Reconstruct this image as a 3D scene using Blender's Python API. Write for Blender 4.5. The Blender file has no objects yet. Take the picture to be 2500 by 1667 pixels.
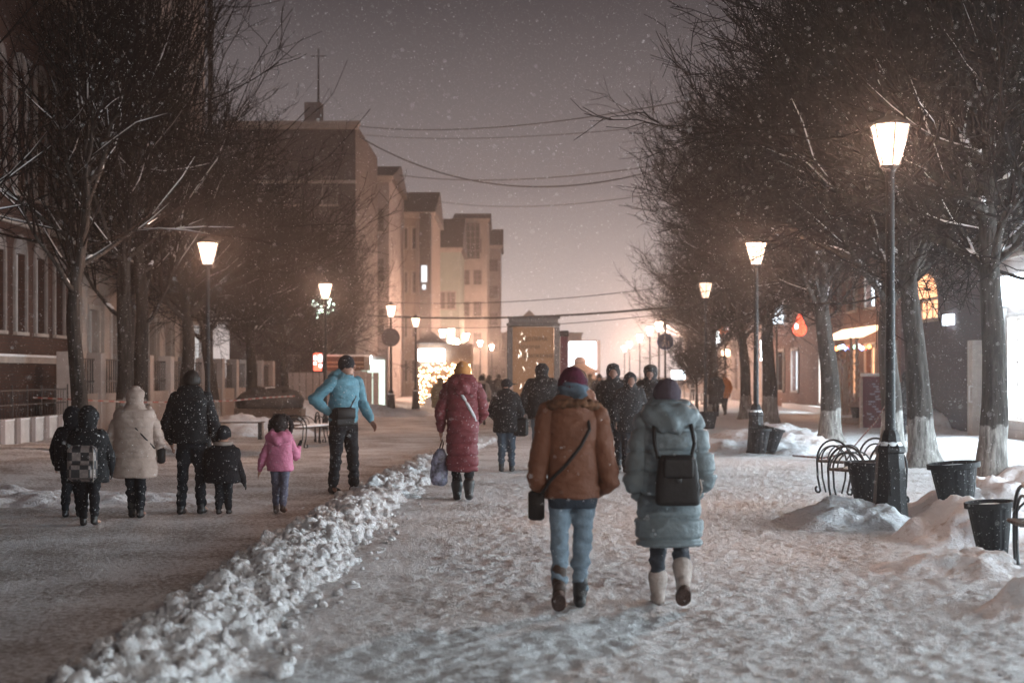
import bpy, math, random
import numpy as np
from mathutils import Vector, Matrix, Euler
random.seed(5); np.random.seed(5)
PI = math.pi; R = math.radians
scene = bpy.context.scene
COL = scene.collection

# ------------------------------------------------------------------ camera
FPX = 3472.0; CAMH = 1.65; CX, HY = 1250.0, 915.0        # photo pixels per unit tangent, eye height, principal column and horizon row
cd = bpy.data.cameras.new("camera"); cam = bpy.data.objects.new("camera", cd); COL.objects.link(cam)
cam.location = (0, 0, CAMH); cam.rotation_euler = (R(90), 0, 0)
cd.sensor_width = 36; cd.lens = 50; cd.shift_y = (HY-833.5)/2500; cd.clip_start = .1; cd.clip_end = 2000
cd.dof.use_dof = True; cd.dof.focus_distance = 17.0; cd.dof.aperture_fstop = 1.7
scene.camera = cam
# ------------------------------------------------------------------ view
scene.view_settings.view_transform = 'Standard'; scene.view_settings.look = 'None'
scene.view_settings.exposure = 1.3; scene.view_settings.gamma = 1
scene.render.engine = 'CYCLES'
cy = scene.cycles
cy.max_bounces = 5; cy.diffuse_bounces = 2; cy.glossy_bounces = 2; cy.transmission_bounces = 2; cy.volume_bounces = 0
cy.transparent_max_bounces = 8; cy.sample_clamp_indirect = 3; cy.sample_clamp_direct = 0; cy.caustics_reflective = False; cy.caustics_refractive = False
cy.use_denoising = True; cy.use_light_tree = True
# ------------------------------------------------------------------ sky: low cloud over a town at night, brighter towards the horizon
world = bpy.data.worlds.new("World"); scene.world = world; world.use_nodes = True
nt = world.node_tree; nt.nodes.clear()
wo = nt.nodes.new('ShaderNodeOutputWorld'); bg = nt.nodes.new('ShaderNodeBackground')
tc = nt.nodes.new('ShaderNodeTexCoord'); sp = nt.nodes.new('ShaderNodeSeparateXYZ'); cr = nt.nodes.new('ShaderNodeValToRGB')
nt.links.new(tc.outputs['Generated'], sp.inputs[0]); nt.links.new(sp.outputs['Z'], cr.inputs[0]); nt.links.new(cr.outputs[0], bg.inputs[0]); nt.links.new(bg.outputs[0], wo.inputs[0])
e = cr.color_ramp.elements
e[0].position = 0.0; e[0].color = (.42, .36, .345, 1)
e[1].position = 1.0; e[1].color = (.012, .012, .015, 1)
for p, c in ((.06, (.27, .234, .228)), (.13, (.110, .095, .097)), (.27, (.0245, .0215, .0240)), (.5, (.014, .013, .016))):
    n = e.new(p); n.color = c+(1,)
bg.inputs[1].default_value = .85

# ------------------------------------------------------------------ object helpers
def P(x, y, d):
    "photo column and row at distance d -> a point in metres"
    return Vector(((x-CX)/FPX*d, d, CAMH-(y-HY)/FPX*d))
def X(x, d): return (x-CX)/FPX*d
def Z(y, d): return CAMH-(y-HY)/FPX*d
def tag(o, label=None, cat=None, group=None, kind=None):
    if label: o['label'] = label
    if cat: o['category'] = cat
    if group: o['group'] = group
    if kind: o['kind'] = kind
    return o
def empty(name, loc, rz=0, **k):
    o = bpy.data.objects.new(name, None); COL.objects.link(o); o.location = loc; o.rotation_euler = (0, 0, rz); o.empty_display_size = .1
    return tag(o, **k)
def link_mesh(name, me, mat, parent=None, smooth=True, **k):
    o = bpy.data.objects.new(name, me); COL.objects.link(o)
    if parent is not None: o.parent = parent
    me.materials.clear(); me.materials.append(mat)
    me.polygons.foreach_set('use_smooth', [smooth]*len(me.polygons))
    return tag(o, **k)
def fast_mesh(name, V, Q):
    "V (n,3), Q (m,k) equal sized polygons"
    me = bpy.data.meshes.new(name); V = np.asarray(V, np.float32); Q = np.asarray(Q, np.int32); k = Q.shape[1]
    me.vertices.add(len(V)); me.vertices.foreach_set('co', V.ravel())
    me.loops.add(Q.size); me.loops.foreach_set('vertex_index', Q.ravel())
    me.polygons.add(len(Q)); me.polygons.foreach_set('loop_start', np.arange(0, Q.size, k, dtype=np.int32))
    me.update(calc_edges=True); me.validate(); return me
def copy_tree(o, parent=None):
    c = o.copy(); COL.objects.link(c)
    if parent is not None: c.parent = parent
    for ch in list(o.children): copy_tree(ch, c)
    return c

class MB:
    def __init__(s): s.v = []; s.f = []; s.sm = []
    def add(s, V, F):
        n = len(s.v); s.v += [tuple(p) for p in V]; s.f += [tuple(i+n for i in f) for f in F]; return s
    def box(s, x0, x1, y0, y1, z0, z1):
        V = [(x0,y0,z0),(x1,y0,z0),(x1,y1,z0),(x0,y1,z0),(x0,y0,z1),(x1,y0,z1),(x1,y1,z1),(x0,y1,z1)]
        return s.add(V, [(0,3,2,1),(4,5,6,7),(0,1,5,4),(1,2,6,5),(2,3,7,6),(3,0,4,7)])
    def bbox(s, x0, x1, y0, y1, z0, z1, b=.01):
        "box with chamfered vertical and horizontal edges"
        xs = [(x0+b, x1-b), (x0, x1), (x0, x1), (x0+b, x1-b)]; ys = [(y0+b, y1-b), (y0, y1), (y0, y1), (y0+b, y1-b)]; zs = [z0, z0+b, z1-b, z1]
        rings = []
        for (a, c), (d, e_), z in zip(xs, ys, zs):
            k = b*.6
            rings.append([(a+k,d,z),(c-k,d,z),(c,d+k,z),(c,e_-k,z),(c-k,e_,z),(a+k,e_,z),(a,e_-k,z),(a,d+k,z)])
        return s.rings(rings)
    def rings(s, rings, cap=True):
        n = len(rings[0]); V = [p for r in rings for p in r]; F = []
        for i in range(len(rings)-1):
            for j in range(n):
                F.append((i*n+j, i*n+(j+1) % n, (i+1)*n+(j+1) % n, (i+1)*n+j))
        if cap: F.append(tuple(range(n))[::-1]); F.append(tuple((len(rings)-1)*n+j for j in range(n)))
        return s.add(V, F)
    def lathe(s, prof, n=16, c=(0,0,0), sq=0, rot=0):
        "prof: list of (r, z)"
        rg = []
        for r, z in prof:
            rg.append([(c[0]+r*math.cos(2*PI*j/n+rot), c[1]+r*math.sin(2*PI*j/n+rot), c[2]+z) for j in range(n)])
        return s.rings(rg)
    def tube(s, pts, r, n=8):
        pts = [Vector(p) for p in pts]; rs = r if isinstance(r, (list, tuple)) else [r]*len(pts); rg = []
        up = Vector((0, 0, 1)); prev = None
        for i, p in enumerate(pts):
            t = (pts[min(i+1, len(pts)-1)]-pts[max(i-1, 0)])
            if t.length < 1e-9: t = Vector((0,0,1))
            t.normalize()
            if prev is None: a = t.cross(up if abs(t.z) < .9 else Vector((1,0,0))).normalized()
            else: a = (prev-t*prev.dot(t)).normalized()
            prev = a; b = t.cross(a)
            rg.append([tuple(p+(a*math.cos(2*PI*j/n)+b*math.sin(2*PI*j/n))*rs[i]) for j in range(n)])
        return s.rings(rg)
    def ell(s, c, r, n=14, m=8, rot=None):
        rg = []
        M = rot if rot is not None else Matrix.Identity(3)
        for i in range(m+1):
            th = PI*(i+.02)/(m+.04)-PI/2
            rg.append([tuple(Vector(c)+M @ Vector((r[0]*math.cos(th)*math.cos(2*PI*j/n), r[1]*math.cos(th)*math.sin(2*PI*j/n), r[2]*math.sin(th)))) for j in range(n)])
        return s.rings(rg)
    def cap(s, a, b, r0, r1, n=12):
        "tapered capsule"
        a = Vector(a); b = Vector(b); d = (b-a); L = d.length
        if L < 1e-6: return s.ell(a, (r0,)*3)
        d.normalize(); pts = []; rs = []
        for t in (-.98, -.8, -.45, 0): pts.append(a+d*r0*t); rs.append(r0*math.sqrt(max(0, 1-t*t)))
        for t in (0, .45, .8, .98): pts.append(b+d*r1*t); rs.append(r1*math.sqrt(max(0, 1-t*t)))
        return s.tube(pts, rs, n)
    def sq_loft(s, secs, n=20, e_=2.4):
        "secs: (cx, cy, z, rx, ry[, tilt]) superellipse sections"
        rg = []
        for q in secs:
            cx, cy_, z, rx, ry = q[:5]; ring = []
            for j in range(n):
                a = 2*PI*j/n; c_, s_ = math.cos(a), math.sin(a)
                ring.append((cx+rx*math.copysign(abs(c_)**(2/e_), c_), cy_+ry*math.copysign(abs(s_)**(2/e_), s_), z))
            rg.append(ring)
        return s.rings(rg)
    def mesh(s, name='m'):
        me = bpy.data.meshes.new(name); me.from_pydata(s.v, [], s.f); me.update(); return me
    def build(s, name, mat, parent=None, smooth=False, **k):
        return link_mesh(name, s.mesh(name), mat, parent, smooth, **k)
def auto_smooth(o, ang=35):
    "smooth shading with creases kept as sharp edges"
    me = o.data; me.polygons.foreach_set('use_smooth', [True]*len(me.polygons)); me.set_sharp_from_angle(angle=R(ang)); return o

# numpy noise
def _h(ix, iy, iz, seed):
    h = (ix.astype(np.int64)*374761393+iy.astype(np.int64)*668265263+iz.astype(np.int64)*2147483647+seed*1274126177) & 0x7fffffff
    h = ((h ^ (h >> 13))*1274126177) & 0x7fffffff; h = (h ^ (h >> 16)) & 0xffff
    return h/65535.0
def vnoise(p, seed=0):
    i = np.floor(p); f = p-i; f = f*f*(3-2*f); ix, iy, iz = i[:, 0], i[:, 1], i[:, 2]; r = 0
    for a in (0, 1):
        for b in (0, 1):
            for c in (0, 1):
                w = (f[:, 0] if a else 1-f[:, 0])*(f[:, 1] if b else 1-f[:, 1])*(f[:, 2] if c else 1-f[:, 2])
                r = r+w*_h(ix+a, iy+b, iz+c, seed)
    return r*2-1
def fbm(p, oct=4, seed=0, gain=.5):
    r = 0; a = 1
    for k in range(oct): r = r+a*vnoise(p*(2.03**k)+k*17.3, seed+k); a *= gain
    return r
def worley(p, seed=0):
    "2-D cell noise: distance to the nearest feature point"
    i = np.floor(p[:, :2]); best = np.full(len(p), 9.0); z = np.zeros(len(p))
    for a in (-1, 0, 1):
        for b in (-1, 0, 1):
            cx = i[:, 0]+a; cy_ = i[:, 1]+b
            fx = cx+_h(cx, cy_, z, seed); fy = cy_+_h(cx, cy_, z+7, seed+3)
            best = np.minimum(best, np.hypot(fx-p[:, 0], fy-p[:, 1]))
    return best

def fused(mb, vox, smooth=2, disp=None):
    "voxel-fuse overlapping closed pieces into one continuous skin; returns a mesh"
    me = mb.mesh('tmp'); o = bpy.data.objects.new('tmp', me); COL.objects.link(o)
    m = o.modifiers.new('r', 'REMESH'); m.mode = 'VOXEL'; m.voxel_size = vox
    dg = bpy.context.evaluated_depsgraph_get(); out = bpy.data.meshes.new_from_object(o.evaluated_get(dg))
    bpy.data.objects.remove(o); bpy.data.meshes.remove(me)
    n = len(out.vertices); V = np.empty(n*3, np.float32); out.vertices.foreach_get('co', V); V = V.reshape(-1, 3).astype(np.float64)
    E = np.empty(len(out.edges)*2, np.int32); out.edges.foreach_get('vertices', E); E = E.reshape(-1, 2)
    deg = np.bincount(E.ravel(), minlength=n).clip(1)[:, None]
    for _ in range(smooth):
        S = np.zeros_like(V); 
        for c in range(3):
            S[:, c] = np.bincount(E[:, 0], V[E[:, 1], c], n)+np.bincount(E[:, 1], V[E[:, 0], c], n)
        V = V*.4+.6*S/deg
    if disp is not None:
        out.vertices.foreach_set('co', V.astype(np.float32).ravel()); out.update()
        N = np.empty(n*3, np.float32); out.vertices.foreach_get('normal', N); N = N.reshape(-1, 3)
        V = V+N*disp(V)[:, None]
    out.vertices.foreach_set('co', V.astype(np.float32).ravel()); out.update(); return out

# ------------------------------------------------------------------ materials
MATS = {}
def mat(name, col, rough=.7, metal=0, noise=0, nscale=8, col2=None, bump=0, bscale=40, spec=.3, emit=None, speck=0, stretch=(1,1,1), sheen=0):
    if name in MATS: return MATS[name]
    m = bpy.data.materials.new(name); m.use_nodes = True; t = m.node_tree; b = t.nodes['Principled BSDF']
    b.inputs['Base Color'].default_value = (*col, 1); b.inputs['Roughness'].default_value = rough; b.inputs['Metallic'].default_value = metal
    b.inputs['Specular IOR Level'].default_value = spec
    if sheen: b.inputs['Sheen Weight'].default_value = sheen
    if emit: b.inputs['Emission Color'].default_value = (*emit[0], 1); b.inputs['Emission Strength'].default_value = emit[1]
    if noise or bump or speck:
        tc = t.nodes.new('ShaderNodeTexCoord'); mp = t.nodes.new('ShaderNodeMapping'); mp.inputs['Scale'].default_value = stretch
        t.links.new(tc.outputs['Object'], mp.inputs[0])
    last = None
    if noise or col2:
        nz = t.nodes.new('ShaderNodeTexNoise'); nz.inputs['Scale'].default_value = nscale; nz.inputs['Detail'].default_value = 6; nz.inputs['Roughness'].default_value = .65
        t.links.new(mp.outputs[0], nz.inputs[0]); rp = t.nodes.new('ShaderNodeValToRGB')
        c2 = col2 or tuple(c*(1-noise) for c in col)
        rp.color_ramp.elements[0].position = .35; rp.color_ramp.elements[0].color = (*c2, 1); rp.color_ramp.elements[1].position = .62; rp.color_ramp.elements[1].color = (*col, 1)
        t.links.new(nz.outputs[0], rp.inputs[0]); t.links.new(rp.outputs[0], b.inputs['Base Color']); last = rp.outputs[0]
    if speck:
        vz = t.nodes.new('ShaderNodeTexNoise'); vz.inputs['Scale'].default_value = 55; vz.inputs['Detail'].default_value = 2; t.links.new(mp.outputs[0], vz.inputs[0])
        r2 = t.nodes.new('ShaderNodeValToRGB'); r2.color_ramp.elements[0].position = .69-speck*.1; r2.color_ramp.elements[1].position = .75-speck*.1
        t.links.new(vz.outputs[0], r2.inputs[0]); mx = t.nodes.new('ShaderNodeMix'); mx.data_type = 'RGBA'
        t.links.new(r2.outputs[0], mx.inputs[0]); mx.inputs[7].default_value = (.6, .6, .62, 1)
        if last is not None: t.links.new(last, mx.inputs[6])
        else: mx.inputs[6].default_value = (*col, 1)
        t.links.new(mx.outputs[2], b.inputs['Base Color'])
    if bump:
        bn = t.nodes.new('ShaderNodeTexNoise'); bn.inputs['Scale'].default_value = bscale; bn.inputs['Detail'].default_value = 5; t.links.new(mp.outputs[0], bn.inputs[0])
        bm_ = t.nodes.new('ShaderNodeBump'); bm_.inputs['Strength'].default_value = bump; bm_.inputs['Distance'].default_value = .02; t.links.new(bn.outputs[0], bm_.inputs['Height']); t.links.new(bm_.outputs[0], b.inputs['Normal'])
    MATS[name] = m; return m
def glow(name, col, s, sample=False):
    m = mat(name, (.0, .0, .0), emit=(col, s), spec=0)
    if not sample: m.cycles.emission_sampling = 'NONE'
    return m
def lantern_glass(name, col, s):
    "clear pane round a burning lamp: lets the lamp's light out and glows itself"
    m = bpy.data.materials.new(name); m.use_nodes = True; t = m.node_tree; t.nodes.clear(); o = t.nodes.new('ShaderNodeOutputMaterial'); e_ = t.nodes.new('ShaderNodeEmission'); tr = t.nodes.new('ShaderNodeBsdfTransparent'); ad = t.nodes.new('ShaderNodeAddShader')
    e_.inputs[0].default_value = (*col, 1); e_.inputs[1].default_value = s; tr.inputs[0].default_value = (.95, .93, .9, 1)
    t.links.new(e_.outputs[0], ad.inputs[0]); t.links.new(tr.outputs[0], ad.inputs[1]); t.links.new(ad.outputs[0], o.inputs[0]); m.cycles.emission_sampling = 'NONE'; return m
def brick_mat(name, c1, c2, mortar, scale=1.0):
    if name in MATS: return MATS[name]
    m = bpy.data.materials.new(name); m.use_nodes = True; t = m.node_tree; b = t.nodes['Principled BSDF']; b.inputs['Roughness'].default_value = .9
    tc = t.nodes.new('ShaderNodeTexCoord'); s_ = t.nodes.new('ShaderNodeSeparateXYZ'); c_ = t.nodes.new('ShaderNodeCombineXYZ'); ad = t.nodes.new('ShaderNodeMath')
    t.links.new(tc.outputs['Object'], s_.inputs[0]); t.links.new(s_.outputs['X'], ad.inputs[0]); t.links.new(s_.outputs['Y'], ad.inputs[1]); t.links.new(ad.outputs[0], c_.inputs[0]); t.links.new(s_.outputs['Z'], c_.inputs[1])
    br = t.nodes.new('ShaderNodeTexBrick'); br.inputs['Color1'].default_value = (*c1, 1); br.inputs['Color2'].default_value = (*c2, 1); br.inputs['Mortar'].default_value = (*mortar, 1)
    br.inputs['Scale'].default_value = scale; br.inputs['Brick Width'].default_value = .26; br.inputs['Row Height'].default_value = .08; br.inputs['Mortar Size'].default_value = .012
    t.links.new(c_.outputs[0], br.inputs['Vector'])
    nz = t.nodes.new('ShaderNodeTexNoise'); nz.inputs['Scale'].default_value = .8; nz.inputs['Detail'].default_value = 5; t.links.new(tc.outputs['Object'], nz.inputs[0])
    mx = t.nodes.new('ShaderNodeMix'); mx.data_type = 'RGBA'; mx.blend_type = 'MULTIPLY'; mx.inputs[0].default_value = .6
    t.links.new(br.outputs[0], mx.inputs[6]); t.links.new(nz.outputs[0], mx.inputs[7]); t.links.new(mx.outputs[2], b.inputs['Base Color'])
    MATS[name] = m; return m
# ------------------------------------------------------------------ ground
def snow_mat(name, white, dirt, dirt_lo=.42, dirt_hi=.6, bump=.6, fine=1.0, side=None):
    m = bpy.data.materials.new(name); m.use_nodes = True; t = m.node_tree; b = t.nodes['Principled BSDF']
    b.inputs['Roughness'].default_value = .75; b.inputs['Specular IOR Level'].default_value = .25
    tc = t.nodes.new('ShaderNodeTexCoord')
    def noise(s, d=6, r=.6):
        n = t.nodes.new('ShaderNodeTexNoise'); n.inputs['Scale'].default_value = s; n.inputs['Detail'].default_value = d; n.inputs['Roughness'].default_value = r
        t.links.new(tc.outputs['Object'], n.inputs[0]); return n
    def math_(op, a, b_):
        n = t.nodes.new('ShaderNodeMath'); n.operation = op
        for i, v in enumerate((a, b_)):
            if isinstance(v, (int, float)): n.inputs[i].default_value = v
            else: t.links.new(v, n.inputs[i])
        return n.outputs[0]
    n1 = noise(1.1, 5, .55); n2 = noise(9*fine, 6, .7); n3 = noise(34*fine, 3, .6)
    h = math_('ADD', math_('MULTIPLY', n2.outputs[0], .62), math_('MULTIPLY', n1.outputs[0], .38))
    if side:                                            # the sanded carriageway side is dirtier than the walking side
        s_ = t.nodes.new('ShaderNodeSeparateXYZ'); t.links.new(tc.outputs['Object'], s_.inputs[0])
        mr = t.nodes.new('ShaderNodeMapRange'); mr.inputs[1].default_value = -2.6; mr.inputs[2].default_value = -1.2; mr.inputs[3].default_value = -side; mr.inputs[4].default_value = 0
        xs = math_('SUBTRACT', s_.outputs['X'], math_('MULTIPLY', s_.outputs['Y'], .06)); t.links.new(xs, mr.inputs[0])
        h = math_('ADD', h, mr.outputs[0])
    rp = t.nodes.new('ShaderNodeValToRGB'); rp.color_ramp.elements[0].position = dirt_lo; rp.color_ramp.elements[0].color = (*dirt, 1)
    rp.color_ramp.elements[1].position = dirt_hi; rp.color_ramp.elements[1].color = (*white, 1)
    t.links.new(h, rp.inputs[0]); t.links.new(rp.outputs[0], b.inputs['Base Color'])
    bh = math_('ADD', math_('MULTIPLY', n2.outputs[0], 1.0), math_('MULTIPLY', n3.outputs[0], .45))
    bp = t.nodes.new('ShaderNodeBump'); bp.inputs['Strength'].default_value = bump; bp.inputs['Distance'].default_value = .05; t.links.new(bh, bp.inputs['Height']); t.links.new(bp.outputs[0], b.inputs['Normal'])
    return m
M_ground = snow_mat('trodden snow', (.84, .85, .87), (.34, .30, .28), .35, .48, 1.1, fine=2.3, side=.075)
M_bank = snow_mat('ploughed snow', (.88, .89, .91), (.40, .34, .31), .37, .50, 1.2, fine=1.6)
M_pile = snow_mat('heaped snow', (.86, .87, .90), (.55, .50, .48), .38, .50, .9, fine=1.0)
M_snow = mat('snow', (.85, .86, .88), .6, noise=.12, nscale=6, bump=.3, bscale=14)

def relief(x, y):
    p = np.stack([x, y*1.0, np.zeros_like(x)], 1)
    near = np.clip(1.4-y/45, .25, 1)
    w = worley(p*np.array([5.2, 6.5, 1]), 3); foot = -np.clip(.38-w, 0, 1)*.075
    w2 = worley(p*np.array([11., 13, 1]), 8); foot2 = -np.clip(.36-w2, 0, 1)*.03
    z = .018*fbm(p*.9, 3, 1)+(.005*fbm(p*5, 3, 2)+.42*foot*np.clip(fbm(p*.7, 2, 5)*1.4+.5, .15, 1.1)+foot2*1.25+.012*fbm(p*15, 2, 31))*near
    road = np.clip((-1.3-(x-.06*y))/.6, 0, 1)             # the road is packed flatter
    z = z*(1-.6*road*(y > 3))
    # small drifts along the verge and snow banked at the far left
    z = z+.12*np.clip((x-(5.6+.03*y))/1.5, 0, 1)*(.6+.4*fbm(p*.5, 2, 9))*(y > 8)
    z = z+.16*np.clip(((-7.6+.03*y)-x)/1.2, 0, 1)*(.7+.5*fbm(p*.6, 2, 11))*(y > 8)
    return z
def axis(lo_far, lo, hi, hi_far, step, grow=1.12):
    a = list(np.arange(lo, hi, step)); s = step
    while a[-1] < hi_far: s *= grow; a.append(a[-1]+s)
    s = step; b = [a[0]]
    while b[-1] > lo_far: s *= grow; b.append(b[-1]-s)
    return np.array(b[1:][::-1]+a)
xs = axis(-400, -6.5, 7.5, 400, .035)
ys = [5.5]; 
while ys[-1] < 900: ys.append(ys[-1]+max(.028, (ys[-1]-5)*.0042+.01) if ys[-1] < 60 else ys[-1]*1.06)
s = .5; pre = [5.5]
while pre[-1] > -120: pre.append(pre[-1]-s); s *= 1.3
ys = np.array(pre[1:][::-1]+ys)
XX, YY = np.meshgrid(xs, ys); V = np.stack([XX.ravel(), YY.ravel(), relief(XX.ravel(), YY.ravel())], 1)
nx, ny = len(xs), len(ys); I = np.arange(nx*ny).reshape(ny, nx)
Q = np.stack([I[:-1, :-1].ravel(), I[:-1, 1:].ravel(), I[1:, 1:].ravel(), I[1:, :-1].ravel()], 1)
link_mesh('ground', fast_mesh('ground', V, Q), M_ground, kind='structure', label='trodden snow covering the street')

# ploughed ridge of snow between the road and the walking side
def ridge_x(y): return -1.95+.012*(y-8)+.0018*np.maximum(0, y-14)**2
def clods(mb, pts, rng):
    base = []
    ph = (1+5**.5)/2
    ico = [(-1,ph,0),(1,ph,0),(-1,-ph,0),(1,-ph,0),(0,-1,ph),(0,1,ph),(0,-1,-ph),(0,1,-ph),(ph,0,-1),(ph,0,1),(-ph,0,-1),(-ph,0,1)]
    F = [(0,11,5),(0,5,1),(0,1,7),(0,7,10),(0,10,11),(1,5,9),(5,11,4),(11,10,2),(10,7,6),(7,1,8),(3,9,4),(3,4,2),(3,2,6),(3,6,8),(3,8,9),(4,9,5),(2,4,11),(6,2,10),(8,6,7),(9,8,1)]
    for (x, y, z, r) in pts:
        M = Euler((rng.uniform(0, 6), rng.uniform(0, 6), rng.uniform(0, 6))).to_matrix()
        k = (rng.uniform(.7, 1.3), rng.uniform(.6, 1.2), rng.uniform(.5, .9))
        mb.add([tuple(Vector((x, y, z))+M @ Vector([v[i]*k[i]*r/1.9*rng.uniform(.8, 1.2) for i in range(3)])) for v in ico], F)
def bank(y0, y1, vox, n, wid, hgt, rng):
    mb = MB(); yy = np.arange(y0, y1+.3, .3); rings = []
    for y in yy:
        c = float(ridge_x(y)); k = min(1, (y-y0+.2)/1, 1 if y1 < 30 else max(.45, (y1+1-y)/8)); w = wid*.5*(.85+.2*math.sin(y*1.7)+.1*math.sin(y*4.1)); h = hgt*k*(.8+.25*math.sin(y*1.1+1)+.15*math.sin(y*3.3))
        rings.append([(c-w, y, -.25), (c-w, y, -.03), (c-w*.62, y, h*.55), (c-w*.28, y, h*.9), (c+w*.1, y, h*.8), (c+w*.55, y, h*.45), (c+w, y, -.02), (c+w, y, -.25)])
    mb.rings(rings[::-1])
    pts = []
    for _ in range(n):
        y = rng.uniform(y0, y1); c = float(ridge_x(y)); t = rng.gauss(.1, .55); t = max(-1.1, min(1.35, t)); r = rng.choice((.012, .016, .02, .026, .034, .044, .056, .07, .095))*rng.uniform(.7, 1.2)
        zb = hgt*max(0, 1-abs(t+.15)**1.5)*.78
        k = 1 if y1 < 30 else max(.5, (y1-y)/8)
        pts.append((c+t*wid*.5, y, min(zb*min(1, k)+rng.uniform(-.035, .03), hgt*1.1)-r*.25, r if zb > .02 else r*.45))
    clods(mb, pts, rng)
    return fused(mb, vox, 1, lambda V: .050*fbm(V*5.5, 5, 4, .62)+.008*fbm(V*40, 2, 6))
rb = random.Random(3)
link_mesh('snow_bank', bank(4.5, 17, .0165, 6200, 1.0, .165, rb), M_bank, kind='stuff', label='long ridge of ploughed lumpy snow between road and footway')
link_mesh('snow_bank', bank(16.8, 36, .032, 3000, 1.0, .165, rb), M_bank, kind='stuff', label='farther end of the lumpy ploughed snow ridge')

def heap(name, label, cx, cy, rx, ry, h, ang=0, seed=0, step=.04, lump=.35, m=None, kind='stuff'):
    n = max(24, int(2.4*max(rx, ry)/step)); u = np.linspace(-1.2, 1.2, n); U, W = np.meshgrid(u, u); U = U.ravel(); W = W.ravel()
    r2 = np.sqrt(U**2+W**2); p = np.stack([U*rx, W*ry, np.full_like(U, seed*3.1)], 1)
    r2 = r2+.22*fbm(p*1.3, 3, seed)
    z = h*np.clip(1-r2, -.4, 1)**1*1.0; z = np.where(z > 0, h*(1-(1-np.clip(1-r2, 0, 1))**1.7), z)
    z = z+h*lump*np.clip(1-r2+.3, 0, 1)*fbm(p*2.2, 4, seed+5)-.02+.045*np.clip(1.3-r2, 0, 1)*fbm(p*4.5, 5, seed+9, .6)
    c, s_ = math.cos(ang), math.sin(ang); xx = cx+p[:, 0]*c-p[:, 1]*s_; yy = cy+p[:, 0]*s_+p[:, 1]*c
    V = np.stack([xx, yy, z], 1); I = np.arange(n*n).reshape(n, n)
    Q = np.stack([I[:-1, :-1].ravel(), I[:-1, 1:].ravel(), I[1:, 1:].ravel(), I[1:, :-1].ravel()], 1)
    return link_mesh(name, fast_mesh(name, V, Q), m or M_pile, kind=kind, label=label)
heap('snow_heap', 'smooth heap of snow around the foot of the big street lamp', 3.72, 15.7, .95, .8, .27, .1, 1)
heap('snow_heap', 'lumpy heap of shovelled snow beside the single planter', 4.72, 14.2, .95, .8, .40, -.15, 2, lump=.5)
heap('snow_heap', 'low white lumps of snow in front of the single planter', 3.9, 12.0, 1.15, .5, .09, -.05, 21, lump=.9)
heap('snow_heap', 'heap of snow behind the planters at the big street lamp', 5.5, 16.8, .9, 1.2, .5, .3, 3, lump=.15)
heap('snow_heap', 'low heap of snow in the lower right corner', 4.05, 10.0, .95, .55, .2, .1, 4, lump=.8)
heap('snow_heap', 'snow drifted against the trunk near the bright shop', 7.6, 20.9, .9, .8, .28, 0, 5, .06)
heap('snow_heap', 'snow drift under the second lamp on the shop side', 5.9, 31, 1.8, 1.6, .32, 0, 6, .08)
heap('snow_heap', 'long drift of snow on the verge behind the second lamp', 7.0, 37, 1.6, 2.8, .34, 0, 7, .1)
heap('snow_heap', 'dirty snow along the dark brick wall', 12.2, 43, 1.1, 3.4, .6, 0, 8, .1)
heap('snow_heap', 'snow heap beside the bench on the far left', -7.4, 39, 2.2, 2.2, .45, 0, 9, .1)
heap('snow_heap', 'drift of snow at the foot of the third lamp along the road', -5.3, 57.5, 2.0, 2.0, .4, 0, 10, .12)
heap('snow_heap', 'flattened strip of fresh snow along the left edge', -6.3, 18.8, 2.6, 1.3, .12, .1, 11, .06, lump=.5)
heap('snow_heap', 'snow heap by the parked trailer under the left trees', -7.6, 50, 2.0, 3, .7, 0, 12, .12)

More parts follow.
